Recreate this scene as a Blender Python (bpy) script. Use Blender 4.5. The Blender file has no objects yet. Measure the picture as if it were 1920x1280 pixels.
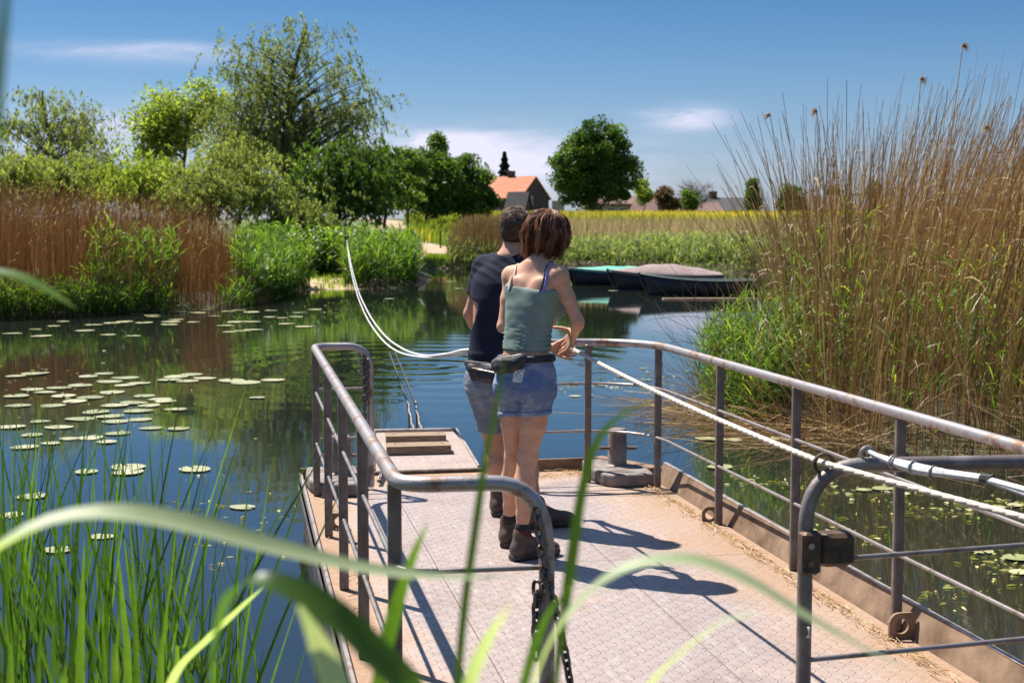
import bpy, math, random
import numpy as np
from mathutils import Vector, Matrix

random.seed(7)
RNG = np.random.default_rng(11)
SC = bpy.context.scene
COL = SC.collection

# ---------------------------------------------------------------- camera
F_PX, HZ, CAM_Z = 2667.0, 415.0, 1.98           # focal length and horizon in the 1920 px wide photograph
PITCH = math.atan((640 - HZ) / F_PX)
cam_d = bpy.data.cameras.new("camera")
cam = bpy.data.objects.new("camera", cam_d)
COL.objects.link(cam)
cam.location = (0, 0, CAM_Z)
cam.rotation_euler = (math.radians(90) - PITCH, 0, 0)
cam_d.sensor_width = 36.0
cam_d.lens = F_PX / 1920 * 36
cam_d.clip_start = 0.05
cam_d.clip_end = 9000
cam_d.dof.use_dof = True
cam_d.dof.focus_distance = 6.3
cam_d.dof.aperture_fstop = 6.3
SC.camera = cam

# ---------------------------------------------------------------- sun, sky
SUN_DIR = Vector((-0.448, 0.423, 1.0)).normalized()     # towards the sun
SUN_EL = math.asin(SUN_DIR.z)
SUN_AZ = math.atan2(SUN_DIR.x, SUN_DIR.y)               # clockwise from +Y
sun_d = bpy.data.lights.new("sun", 'SUN')
sun_d.energy = 4.8
sun_d.angle = math.radians(0.5)
sun_d.color = (1.0, 0.94, 0.86)
sun = bpy.data.objects.new("sun", sun_d)
COL.objects.link(sun)
sun.rotation_euler = SUN_DIR.to_track_quat('Z', 'Y').to_euler()
sun.location = (0, 0, 30)

SC.view_settings.view_transform = 'Standard'
SC.view_settings.look = 'None'
SC.view_settings.exposure = 0.86
SC.view_settings.gamma = 1.0
SC.view_settings.use_curve_mapping = False
SC.render.engine = 'CYCLES'
SC.cycles.max_bounces = 8
SC.cycles.transparent_max_bounces = 8
SC.cycles.caustics_reflective = False
SC.cycles.caustics_refractive = False
SC.cycles.use_denoising = True

world = bpy.data.worlds.new("World")
SC.world = world
world.use_nodes = True


class NT:
    """small helper round a node tree"""
    def __init__(s, tree):
        s.t = tree; s.n = tree.nodes; s.l = tree.links
        s.n.clear()

    def node(s, typ, ins=None, **kw):
        nd = s.n.new(typ)
        for k, v in kw.items():
            setattr(nd, k, v)
        for k, v in (ins or {}).items():
            s.put(nd.inputs[k], v)
        return nd

    def put(s, sock, v):
        if isinstance(v, bpy.types.NodeSocket):
            s.l.new(v, sock)
        elif isinstance(v, bpy.types.Node):
            s.l.new(v.outputs[0], sock)
        else:
            if sock.type == 'RGBA' and isinstance(v, (tuple, list)) and len(v) == 3:
                v = (*v, 1)
            sock.default_value = v

    def math(s, op, a, b=None, c=None, clamp=False):
        nd = s.n.new('ShaderNodeMath'); nd.operation = op; nd.use_clamp = clamp
        for i, v in enumerate((a, b, c)):
            if v is not None:
                s.put(nd.inputs[i], v)
        return nd.outputs[0]

    def ramp(s, fac, stops, interp='LINEAR'):
        nd = s.n.new('ShaderNodeValToRGB')
        nd.color_ramp.interpolation = interp
        el = nd.color_ramp.elements
        while len(el) < len(stops):
            el.new(0.5)
        for e, (p, c) in zip(el, stops):
            e.position = p
            e.color = (*c, 1) if len(c) == 3 else c
        s.put(nd.inputs[0], fac)
        return nd.outputs[0]

    def mix(s, fac, a, b, blend='MIX'):
        nd = s.n.new('ShaderNodeMix'); nd.data_type = 'RGBA'; nd.blend_type = blend
        nd.clamp_factor = True
        s.put(nd.inputs[0], fac); s.put(nd.inputs[6], a); s.put(nd.inputs[7], b)
        return nd.outputs[2]

    def noise(s, vec, scale, detail=3, rough=0.55, dist=0.0):
        nd = s.node('ShaderNodeTexNoise')
        if vec is not None:
            s.put(nd.inputs['Vector'], vec)
        nd.inputs['Scale'].default_value = scale
        nd.inputs['Detail'].default_value = detail
        nd.inputs['Roughness'].default_value = rough
        nd.inputs['Distortion'].default_value = dist
        return nd.outputs[0]

    def mapping(s, vec, scale=(1, 1, 1), loc=(0, 0, 0), rot=(0, 0, 0)):
        nd = s.node('ShaderNodeMapping')
        s.put(nd.inputs[0], vec)
        nd.inputs['Scale'].default_value = scale
        nd.inputs['Location'].default_value = loc
        nd.inputs['Rotation'].default_value = rot
        return nd.outputs[0]


W = NT(world.node_tree)
sky = W.node('ShaderNodeTexSky', sky_type='NISHITA')
sky.sun_disc = False
sky.sun_elevation = SUN_EL
sky.sun_rotation = SUN_AZ
sky.altitude = 0
sky.air_density = 1.0
sky.dust_density = 0.35
sky.ozone_density = 3.0
tc = W.node('ShaderNodeTexCoord')
sep = W.node('ShaderNodeSeparateXYZ', {0: tc.outputs['Generated']})
dx, dy, dz = sep.outputs
el = W.math('ARCSINE', dz)
az = W.math('ARCTAN2', dx, dy)
# a polarised summer sky: deep blue a little above the horizon, lavender haze along it
tint = W.ramp(W.math('MULTIPLY', el, 2.0), [(0.0, (0.34, 0.39, 0.57)), (0.08, (0.33, 0.385, 0.54)), (0.18, (0.265, 0.355, 0.475)), (0.32, (0.165, 0.285, 0.41)), (0.60, (0.20, 0.30, 0.40)), (1.0, (0.42, 0.52, 0.60))])
skyc = W.mix(1.0, sky.outputs[0], tint, 'MULTIPLY')


def px_dir(x, y):
    """azimuth and elevation of a direction seen in the photograph"""
    c, s_ = math.cos(PITCH), math.sin(PITCH)
    rx, ry = (x - 960) / F_PX, (640 - y) / F_PX
    v = Vector((rx, c + ry * s_, -s_ + ry * c)).normalized()
    return math.atan2(v.x, v.y), math.asin(v.z)


cvec = W.node('ShaderNodeCombineXYZ', {0: W.math('MULTIPLY', az, 1.0), 1: W.math('MULTIPLY', el, 4.0), 2: 0.0})
wisp = W.noise(cvec, 9.0, 6, 0.62, 0.6)
total = None
for (x, y, rx, ry, amp) in [(240, 100, 190, 17, .60), (330, 88, 90, 9, .40), (1283, 222, 66, 18, 1.7), (330, 235, 170, 36, .75),
                            (900, 292, 210, 40, 1.4), (790, 262, 130, 16, .9), (1000, 335, 300, 60, .8), (80, 260, 200, 60, .4)]:
    a0, e0 = px_dir(x, y)
    u_ = W.math('DIVIDE', W.math('SUBTRACT', az, a0), rx / F_PX)
    v_ = W.math('DIVIDE', W.math('SUBTRACT', el, e0), ry / F_PX)
    r2 = W.math('ADD', W.math('MULTIPLY', u_, u_), W.math('MULTIPLY', v_, v_))
    g = W.math('MULTIPLY', W.math('EXPONENT', W.math('MULTIPLY', r2, -1.0)), amp)
    total = g if total is None else W.math('ADD', total, g)
# thin cirrus over the rest of the sky
far = W.math('MULTIPLY', W.math('SMOOTH_MIN', W.math('MULTIPLY', W.math('SUBTRACT', W.noise(cvec, 2.3, 5, .6, .5), .52), 1.6), 0.5, .1), W.math('MULTIPLY', W.math('SUBTRACT', el, 0.16), 4.0, clamp=True), clamp=True)
dens = W.math('MULTIPLY', total, W.math('ADD', W.math('MULTIPLY', W.math('SUBTRACT', wisp, .36), 3.2, clamp=True), 0.12), clamp=True)
dens = W.math('MAXIMUM', dens, far)
cloudc = W.mix(dens, skyc, (4.3, 4.3, 5.2), 'MIX')
W.l.new(cloudc, (bg := W.node('ShaderNodeBackground')).inputs[0])
bg.inputs[1].default_value = 0.11
W.l.new(bg.outputs[0], W.node('ShaderNodeOutputWorld').inputs[0])

# ---------------------------------------------------------------- geometry helpers


def at(x, y, Y):
    """the point at depth Y metres that the photograph shows at pixel x, y"""
    c, s_ = math.cos(PITCH), math.sin(PITCH)
    rx, ry = (x - 960) / F_PX, (640 - y) / F_PX
    d = Vector((rx, c + ry * s_, -s_ + ry * c))
    return Vector((0, 0, CAM_Z)) + d * (Y / d.y)


def on(x, y, z=0.0):
    c, s_ = math.cos(PITCH), math.sin(PITCH)
    rx, ry = (x - 960) / F_PX, (640 - y) / F_PX
    d = Vector((rx, c + ry * s_, -s_ + ry * c))
    return Vector((0, 0, CAM_Z)) + d * ((z - CAM_Z) / d.z)


def mesh_np(name, V, Fq, smooth=False, attr=None):
    """mesh from arrays; Fq is an (n,k) array of indices or a list of such arrays"""
    me = bpy.data.meshes.new(name)
    V = np.asarray(V, np.float32).reshape(-1, 3)
    Fl = Fq if isinstance(Fq, list) else [Fq]
    Fl = [np.asarray(f, np.int32) for f in Fl if len(f)]
    me.vertices.add(len(V))
    me.vertices.foreach_set('co', V.ravel())
    nl = sum(f.size for f in Fl); npoly = sum(len(f) for f in Fl)
    me.loops.add(nl); me.polygons.add(npoly)
    me.loops.foreach_set('vertex_index', np.concatenate([f.ravel() for f in Fl]))
    tot = np.concatenate([np.full(len(f), f.shape[1], np.int32) for f in Fl])
    me.polygons.foreach_set('loop_start', np.concatenate([[0], np.cumsum(tot)[:-1]]).astype(np.int32))
    me.polygons.foreach_set('use_smooth', np.full(npoly, smooth, dtype=bool))
    me.update(calc_edges=True)
    if attr is not None:
        a = me.attributes.new('rnd', 'FLOAT', 'POINT')
        a.data.foreach_set('value', np.asarray(attr, np.float32).ravel())
    me.validate()
    return me


def link(name, me, mat=None, parent=None, label=None, category=None, group=None, kind=None, loc=None):
    o = bpy.data.objects.new(name, me)
    COL.objects.link(o)
    if mat is not None and me is not None and not me.materials:
        me.materials.append(mat)
    if parent is not None:
        o.parent = parent
    if loc is not None:
        o.location = loc
    for k, v in (('label', label), ('category', category), ('group', group), ('kind', kind)):
        if v:
            o[k] = v
    return o


def thing(name, label, category, loc=(0, 0, 0), rz=0.0, group=None):
    o = link(name, None, label=label, category=category, group=group, loc=loc)
    o.rotation_euler = (0, 0, rz)
    o.empty_display_size = 0.2
    return o


class MB:
    """mesh builder for hand made parts"""
    def __init__(s):
        s.V = []; s.Q = []; s.n = 0

    def add(s, V, Fs):
        s.V.extend([tuple(v) for v in V])
        for f in Fs:
            s.Q.append(tuple(i + s.n for i in f))
        s.n += len(V)
        return s

    def box(s, c, size, rz=0, M=None, bev=0.0):
        sx, sy, sz = size[0] / 2, size[1] / 2, size[2] / 2
        if bev <= 0:
            P = [(a * sx, b * sy, d * sz) for d in (-1, 1) for b in (-1, 1) for a in (-1, 1)]
            Fs = [(0, 2, 3, 1), (4, 5, 7, 6), (0, 1, 5, 4), (2, 6, 7, 3), (0, 4, 6, 2), (1, 3, 7, 5)]
        else:
            b = min(bev, sx * .9, sy * .9, sz * .9)
            P = []; ring = [(-sx + b, -sy), (sx - b, -sy), (sx, -sy + b), (sx, sy - b), (sx - b, sy), (-sx + b, sy), (-sx, sy - b), (-sx, -sy + b)]
            for zz, k in ((-sz, b), (-sz + b, 0), (sz - b, 0), (sz, b)):
                for (x, y) in ring:
                    P.append((x - math.copysign(k, x), y - math.copysign(k, y), zz))
            Fs = [tuple(range(7, -1, -1)), tuple(range(24, 32))]
            for r in range(3):
                for i in range(8):
                    j = (i + 1) % 8
                    Fs.append((r * 8 + i, r * 8 + j, r * 8 + 8 + j, r * 8 + 8 + i))
        R = M if M is not None else Matrix.Rotation(rz, 3, 'Z')
        c = Vector(c)
        return s.add([R @ Vector(p) + c for p in P], Fs)

    def tube(s, pts, r, n=10, cap=True, closed=False):
        pts = [Vector(p) for p in pts]
        m = len(pts)
        rr = r if isinstance(r, (list, tuple)) else [r] * m
        V = []
        ref = None
        for i, p in enumerate(pts):
            a = pts[(i - 1) % m] if (i > 0 or closed) else p
            b = pts[(i + 1) % m] if (i < m - 1 or closed) else p
            t = (b - a).normalized()
            if ref is None:
                ref = Vector((0, 0, 1)) if abs(t.z) < .9 else Vector((1, 0, 0))
            x = (ref - t * ref.dot(t)).normalized(); ref = x
            y = t.cross(x)
            for k in range(n):
                an = 2 * math.pi * k / n
                V.append(p + (x * math.cos(an) + y * math.sin(an)) * rr[i])
        Fs = []
        for i in range(m if closed else m - 1):
            j = (i + 1) % m
            for k in range(n):
                l = (k + 1) % n
                Fs.append((i * n + k, i * n + l, j * n + l, j * n + k))
        if cap and not closed:
            Fs.append(tuple(range(n - 1, -1, -1)))
            Fs.append(tuple((m - 1) * n + k for k in range(n)))
        return s.add(V, Fs)

    def lathe(s, c, prof, n=20):
        c = Vector(c); V = []
        for (r, z) in prof:
            for k in range(n):
                an = 2 * math.pi * k / n
                V.append(c + Vector((r * math.cos(an), r * math.sin(an), z)))
        Fs = [(i * n + k, i * n + (k + 1) % n, (i + 1) * n + (k + 1) % n, (i + 1) * n + k) for i in range(len(prof) - 1) for k in range(n)]
        Fs.append(tuple(range(n - 1, -1, -1))); Fs.append(tuple((len(prof) - 1) * n + k for k in range(n)))
        return s.add(V, Fs)

    def prism(s, ring, dz, closed=True):
        """ring: list of 3D points; extruded by vector dz"""
        n = len(ring); dz = Vector(dz)
        V = [Vector(p) for p in ring] + [Vector(p) + dz for p in ring]
        Fs = [tuple(range(n - 1, -1, -1)), tuple(range(n, 2 * n))]
        Fs += [(i, (i + 1) % n, n + (i + 1) % n, n + i) for i in range(n)]
        return s.add(V, Fs)

    def mesh(s, name, smooth=False):
        me = bpy.data.meshes.new(name)
        me.from_pydata(s.V, [], s.Q)
        me.attributes.new('rnd', 'FLOAT', 'POINT').data.foreach_set('value', [.5] * len(s.V))
        if smooth:
            me.polygons.foreach_set('use_smooth', [True] * len(me.polygons))
            try:
                me.set_sharp_from_angle(angle=math.radians(40))
            except Exception:
                pass
        me.update()
        return me

    def build(s, name, mat, parent=None, smooth=False, **kw):
        return link(name, s.mesh(name, smooth), mat, parent, **kw)


def arc(p0, p1, p2, n=8):
    """rounded corner: quadratic curve from p0 by p1 to p2"""
    p0, p1, p2 = Vector(p0), Vector(p1), Vector(p2)
    return [p0 * (1 - t) ** 2 + p1 * 2 * t * (1 - t) + p2 * t * t for t in [i / n for i in range(n + 1)]]


def ribbons(P, Wd, side):
    """P (N,S,3) centre lines, Wd (N,S) half widths, side (N,S,3) -> verts, quads"""
    N, S, _ = P.shape
    L = P - side * Wd[..., None]; R = P + side * Wd[..., None]
    V = np.stack([L, R], axis=2).reshape(-1, 3)
    base = (np.arange(N) * S * 2)[:, None] + (np.arange(S - 1) * 2)[None, :]
    base = base.ravel()
    Q = np.stack([base, base + 1, base + 3, base + 2], axis=1)
    return V, Q


def tubes3(P, R, k=3):
    """thin k-sided tubes along (N,S,3) centre lines with radii (N,S)"""
    N, S, _ = P.shape
    T = np.gradient(P, axis=1)
    T /= np.linalg.norm(T, axis=2, keepdims=True) + 1e-9
    ref = np.zeros_like(T); ref[..., 0] = 1
    ref = ref + .01 * np.array([0, 1, .3])
    X = np.cross(T, ref); X /= np.linalg.norm(X, axis=2, keepdims=True) + 1e-9
    Yv = np.cross(T, X)
    rings = []
    for j in range(k):
        a = 2 * math.pi * j / k
        rings.append(P + (X * math.cos(a) + Yv * math.sin(a)) * R[..., None])
    V = np.stack(rings, axis=2).reshape(-1, 3)
    b = (np.arange(N) * S * k)[:, None] + (np.arange(S - 1) * k)[None, :]
    b = b.ravel()
    Q = np.concatenate([np.stack([b + j, b + (j + 1) % k, b + k + (j + 1) % k, b + k + j], axis=1) for j in range(k)])
    return V, Q


def blades(base, H, lean, az, width, S=5, curl=1.0, rng=RNG, twist=None, tipw=0.05, wmid=1.0):
    """grass like blades. base (N,3); H heights; lean: sideways reach as a share of the height; az: direction of the lean"""
    N = len(base)
    t = np.linspace(0, 1, S)[None, :]
    reach = (lean * H)[:, None]
    d = np.stack([np.sin(az), np.cos(az)], 1)
    hor = reach * (t ** (1.0 + curl))
    ver = H[:, None] * (t - 0.35 * np.clip(lean, 0, 2)[:, None] * t ** 3)
    P = np.zeros((N, S, 3))
    P[..., 0] = base[:, None, 0] + d[:, None, 0] * hor
    P[..., 1] = base[:, None, 1] + d[:, None, 1] * hor
    P[..., 2] = base[:, None, 2] + ver
    wprof = np.minimum(1, .45 + 1.6 * t) * np.clip((1 - t ** 2.2), tipw, 1) * wmid
    Wd = width[:, None] * .5 * wprof
    fa = rng.uniform(0, math.pi, N) if twist is None else twist
    side = np.stack([np.cos(fa), np.sin(fa), np.zeros(N)], 1)[:, None, :].repeat(S, 1)
    return P, Wd, side


def strand_mesh(name, parts, smooth=False):
    """join several (V, Q, attr) sets into one mesh"""
    Vs, Qs, As, n = [], [], [], 0
    for V, Q, A in parts:
        Vs.append(V); Qs.append(Q + n); As.append(A); n += len(V)
    return mesh_np(name, np.concatenate(Vs), np.concatenate(Qs), smooth, np.concatenate(As))


def vnoise(P, scale, seed=0):
    """3D value noise in numpy, -1..1"""
    P = np.asarray(P, float) * scale + seed * 17.3
    i = np.floor(P).astype(np.int64); f = P - i
    f = f * f * (3 - 2 * f)

    def h(a, b, c):
        n = (a * 73856093) ^ (b * 19349663) ^ (c * 83492791) ^ (seed * 2654435)
        n = (n ^ (n >> 13)) * 1274126177 & 0x7fffffff
        n = (n ^ (n >> 16)) & 0xffff
        return n / 32767.5 - 1
    x, y, z = i[..., 0], i[..., 1], i[..., 2]
    r = 0
    for a in (0, 1):
        for b in (0, 1):
            for c in (0, 1):
                w = (f[..., 0] if a else 1 - f[..., 0]) * (f[..., 1] if b else 1 - f[..., 1]) * (f[..., 2] if c else 1 - f[..., 2])
                r = r + w * h(x + a, y + b, z + c)
    return r

# ---------------------------------------------------------------- materials


def new_mat(name):
    m = bpy.data.materials.new(name)
    m.use_nodes = True
    return m, NT(m.node_tree)


def leafy(name, ramp, trans=0.45, rough=0.5, spec=0.3, noise_scale=0.0, tmul=(1.9, 2.0, .8)):
    """foliage: colour varies from leaf to leaf (attribute rnd), light shines through"""
    m, t = new_mat(name)
    a = t.node('ShaderNodeAttribute', attribute_name='rnd')
    fac = a.outputs['Fac']
    if noise_scale:
        g = t.node('ShaderNodeNewGeometry')
        fac = t.math('ADD', t.math('MULTIPLY', fac, .6), t.math('MULTIPLY', t.noise(g.outputs['Position'], noise_scale, 2), .4))
    c = t.ramp(fac, ramp)
    p = t.node('ShaderNodeBsdfPrincipled', {'Base Color': c, 'Roughness': rough, 'Specular IOR Level': spec})
    tr = t.node('ShaderNodeBsdfTranslucent', {'Color': t.mix(1.0, c, tmul, 'MULTIPLY')})
    mx = t.node('ShaderNodeMixShader', {0: trans, 1: p.outputs[0], 2: tr.outputs[0]})
    t.node('ShaderNodeOutputMaterial', {0: mx.outputs[0]})
    return m


def solid(name, col, rough=0.6, metal=0.0, col2=None, nscale=6.0, bump=0.0, bscale=40.0, spec=0.5, detail=4, thr=(0.35, 0.65), sub=0.0, subr=None, coords='Object', stretch=(1, 1, 1), rough2=None):
    m, t = new_mat(name)
    tc_ = t.node('ShaderNodeTexCoord')
    vec = t.mapping(tc_.outputs[coords], stretch)
    p = t.node('ShaderNodeBsdfPrincipled', {'Roughness': rough, 'Metallic': metal, 'Specular IOR Level': spec})
    if col2 is not None:
        nz = t.noise(vec, nscale, detail, .6)
        f = t.node('ShaderNodeMapRange', {0: nz, 1: thr[0], 2: thr[1]}).outputs[0]
        t.put(p.inputs['Base Color'], t.mix(f, col, col2))
        if rough2 is not None:
            t.put(p.inputs['Roughness'], t.node('ShaderNodeMapRange', {0: nz, 1: thr[0], 2: thr[1], 3: rough, 4: rough2}).outputs[0])
    else:
        p.inputs['Base Color'].default_value = (*col, 1)
    if bump:
        b = t.node('ShaderNodeBump', {'Strength': 1.0, 'Distance': bump, 'Height': t.noise(vec, bscale, 4, .6)})
        t.put(p.inputs['Normal'], b.outputs[0])
    if sub:
        p.inputs['Subsurface Weight'].default_value = sub
        p.inputs['Subsurface Radius'].default_value = subr or (.012, .005, .003)
    t.node('ShaderNodeOutputMaterial', {0: p.outputs[0]})
    return m
# ================================================================ THE GROUND AND THE WATER
POND = np.array([(-40, 6.5), (-12, 4.6), (-5, 4.2), (-2.2, 4.0), (-1.2, 3.3), (3.0, 3.0), (8, 1.5), (16, 0.5), (24, 4), (20, 8),
                 (12, 9.6), (7.2, 9.9), (4.6, 10.9), (3.2, 12.0), (2.85, 13.4), (2.3, 14.6), (2.3, 16.0), (3.6, 19), (6.2, 27), (9.0, 38),
                 (12.5, 46), (13.0, 51), (9.5, 53.5), (4.0, 58.0), (-.5, 60.5), (-3.6, 59.5), (-3.9, 58), (-2.9, 52), (-2.6, 43.5), (-3.4, 42.2),
                 (-4.6, 41.4), (-5.9, 40.4), (-6.1, 39.2), (-5.9, 36.6), (-6.3, 33.6), (-7.4, 31.2), (-10.2, 28.7), (-15, 26.6), (-24, 24), (-40, 21)], float)


def poly_sd(X, Y, P):
    """signed distance to polygon, negative inside"""
    d = np.full(X.shape, 1e9); ins = np.zeros(X.shape, bool)
    n = len(P)
    for i in range(n):
        ax, ay = P[i]; bx, by = P[(i + 1) % n]
        ex, ey = bx - ax, by - ay
        t = np.clip(((X - ax) * ex + (Y - ay) * ey) / (ex * ex + ey * ey), 0, 1)
        d = np.minimum(d, np.hypot(X - ax - t * ex, Y - ay - t * ey))
        c = ((ay > Y) != (by > Y)) & (X < (bx - ax) * (Y - ay) / (by - ay + 1e-12) + ax)
        ins ^= c
    return np.where(ins, -d, d)


def sstep(a, b, x):
    t = np.clip((x - a) / (b - a), 0, 1)
    return t * t * (3 - 2 * t)


def ground_z(X, Y):
    X = np.asarray(X, float); Y = np.asarray(Y, float)
    sd = poly_sd(X, Y, POND)
    P3 = np.stack([X, Y, 0 * X], -1)
    w = vnoise(P3, .9, 3) * .18 + vnoise(P3, 2.7, 5) * .08
    sd2 = sd + w
    land = .30 * sstep(0.0, 1.1, sd2) + .05 * (vnoise(P3, .45, 9)) * sstep(.8, 3, sd2)
    beach = sstep(1.6, .4, np.abs(X + 5.3)) * sstep(46, 42, np.abs(Y)) * (Y > 38)
    land = land * (1 - beach) + beach * np.clip(.055 * sd2, 0, .32)
    z = np.where(sd2 > 0, land, np.maximum(-1.0, sd2 * .6 - .02))
    rise = 1.95 * sstep(64, 142, Y) + .25 * sstep(150, 400, Y)
    return z + np.where(sd2 > 0, rise, 0)


xs = np.concatenate([-np.geomspace(3000, 17, 34), np.arange(-16, 16.01, .26), np.geomspace(17, 3000, 34)])
ys = np.concatenate([-np.geomspace(400, 2, 14), np.arange(-1, 70, .33), np.geomspace(71, 6000, 60)])
GX, GY = np.meshgrid(xs, ys)
GZ = ground_z(GX, GY)
V = np.stack([GX, GY, GZ], -1).reshape(-1, 3)
nx, ny = len(xs), len(ys)
ii = (np.arange(ny - 1)[:, None] * nx + np.arange(nx - 1)[None, :]).ravel()
gmesh = mesh_np('ground', V, np.stack([ii, ii + 1, ii + nx + 1, ii + nx], 1), True)
m, t = new_mat('soil and grass')
g = t.node('ShaderNodeNewGeometry')
pos = g.outputs['Position']
n1 = t.noise(pos, .35, 5); n2 = t.noise(pos, 14.0, 4); n3 = t.noise(pos, 2.1, 4)
soil = t.mix(n2, (.055, .035, .02), (.13, .085, .05))
grass = t.mix(n3, (.05, .09, .02), (.12, .13, .035))
px_, py_, pz_ = t.node('ShaderNodeSeparateXYZ', {0: pos}).outputs
fargr = t.node('ShaderNodeMapRange', {0: py_, 1: 60.0, 2: 75.0}).outputs[0]
base = t.mix(t.math('MAXIMUM', t.math('MULTIPLY', fargr, .9), t.node('ShaderNodeMapRange', {0: n1, 1: .5, 2: .6}).outputs[0]), soil, grass)
# sandy landing on the far left bank
bx = t.math('ABSOLUTE', t.math('ADD', px_, 5.3))
bm = t.math('MULTIPLY', t.node('ShaderNodeMapRange', {0: t.math('ADD', bx, t.math('MULTIPLY', n3, .8)), 1: 1.7, 2: 1.2}).outputs[0],
            t.math('MULTIPLY', t.math('GREATER_THAN', py_, 38.5), t.math('LESS_THAN', py_, 48.0)))
sandc = t.mix(n2, (.42, .28, .17), (.62, .45, .28))
sandc = t.mix(t.node('ShaderNodeMapRange', {0: n3, 1: .52, 2: .62}).outputs[0], sandc, (.16, .17, .05))
base = t.mix(bm, base, sandc)
bmp = t.node('ShaderNodeBump', {'Distance': .03, 'Height': n2})
p = t.node('ShaderNodeBsdfPrincipled', {'Base Color': base, 'Roughness': .9, 'Normal': bmp.outputs[0]})
t.node('ShaderNodeOutputMaterial', {0: p.outputs[0]})
M_GROUND = m
link('ground', gmesh, M_GROUND, kind='structure')

# far path that climbs to the field
M_SAND = solid('path sand', (.34, .24, .145), .95, col2=(.50, .37, .24), nscale=2.0, bump=.02, bscale=9)
pts = [(-2.0, 68.5), (-3.0, 72), (-4.8, 79), (-6.6, 88), (-8.2, 98), (-9.3, 110), (-11.0, 124), (-15.0, 138), (-22, 150), (-36, 158)]
P = np.array(pts)
tt = np.linspace(0, len(P) - 1, 70)
cx = np.interp(tt, range(len(P)), P[:, 0]); cy = np.interp(tt, range(len(P)), P[:, 1])
tx = np.gradient(cx); ty = np.gradient(cy); ln = np.hypot(tx, ty)
nxv, nyv = ty / ln, -tx / ln
Vp = []
for i in range(len(cx)):
    hw = 1.15 + .2 * math.sin(i * .9)
    for k in np.linspace(-1, 1, 7):
        x, y = cx[i] + nxv[i] * k * hw, cy[i] + nyv[i] * k * hw
        Vp.append((x, y, 0))
Vp = np.array(Vp)
Vp[:, 2] = ground_z(Vp[:, 0], Vp[:, 1]) + .045 + .02 * vnoise(Vp, 1.3, 4)
ii = (np.arange(len(cx) - 1)[:, None] * 7 + np.arange(6)[None, :]).ravel()
link('path', mesh_np('path', Vp, np.stack([ii, ii + 1, ii + 8, ii + 7], 1), True), M_SAND, kind='structure')

# water
m, t = new_mat('pond water')
g = t.node('ShaderNodeNewGeometry'); pos = g.outputs['Position']
wv = t.mapping(pos, (1.0, 2.2, 1.0))
r1 = t.noise(wv, 1.1, 4, .55, .4)
r2 = t.noise(t.mapping(pos, (1.4, 4.0, 1), rot=(0, 0, .25)), 4.2, 3, .5)
calm = t.node('ShaderNodeMapRange', {0: t.noise(pos, .16, 3), 1: .46, 2: .66, 3: .10, 4: .8}).outputs[0]
# ring ripples that spread from where the rope dips and round the ferry's bow
px_, py_, pz_ = t.node('ShaderNodeSeparateXYZ', {0: pos}).outputs


def rings(cx_, cy_, k, fall, amp):
    ddx = t.math('SUBTRACT', px_, cx_); ddy = t.math('SUBTRACT', py_, cy_)
    r = t.math('SQRT', t.math('ADD', t.math('MULTIPLY', ddx, ddx), t.math('MULTIPLY', ddy, ddy)))
    r_ = t.math('ADD', r, t.math('MULTIPLY', t.noise(pos, 1.2, 2), .5))
    w = t.math('SINE', t.math('MULTIPLY', r_, k))
    e = t.math('EXPONENT', t.math('MULTIPLY', r, -fall))
    return t.math('MULTIPLY', w, t.math('MULTIPLY', e, amp))


hgt = t.math('ADD', t.math('MULTIPLY', r1, calm), t.math('MULTIPLY', t.math('MULTIPLY', r2, calm), .34))
hgt = t.math('ADD', hgt, rings(-1.25, 19.5, 9.0, .60, 1.8))
hgt = t.math('ADD', hgt, rings(-1.3, 9.0, 16.0, .9, .16))
hgt = t.math('ADD', hgt, rings(-.6, 5.0, 22.0, 1.1, .20))
bmp = t.node('ShaderNodeBump', {'Strength': 1.0, 'Distance': .0030, 'Height': hgt})
murk = t.mix(t.noise(pos, .5, 3), (.010, .014, .011), (.020, .026, .020))
p = t.node('ShaderNodeBsdfPrincipled', {'Base Color': murk, 'Roughness': .025, 'IOR': 1.62, 'Specular IOR Level': 1.0, 'Normal': bmp.outputs[0]})
t.node('ShaderNodeOutputMaterial', {0: p.outputs[0]})
mb = MB(); mb.add([(-60, -3, 0), (40, -3, 0), (40, 75, 0), (-60, 75, 0)], [(0, 1, 2, 3)])
link('water', mb.mesh('water'), m, kind='structure')

# ================================================================ THE FERRY
ANG = math.radians(10.9)
U2 = Vector((-math.sin(ANG), math.cos(ANG), 0)); V2 = Vector((math.cos(ANG), math.sin(ANG), 0))


def fv(u, v, z=0.30):
    """ferry coordinates: u metres along the deck, v across"""
    return U2 * u + V2 * v + Vector((0, 0, z))


RF = Matrix.Rotation(ANG, 3, 'Z')
UA, UB, VA, VB, DZ = 3.95, 9.33, 0.38, 2.74, 0.30

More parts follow.
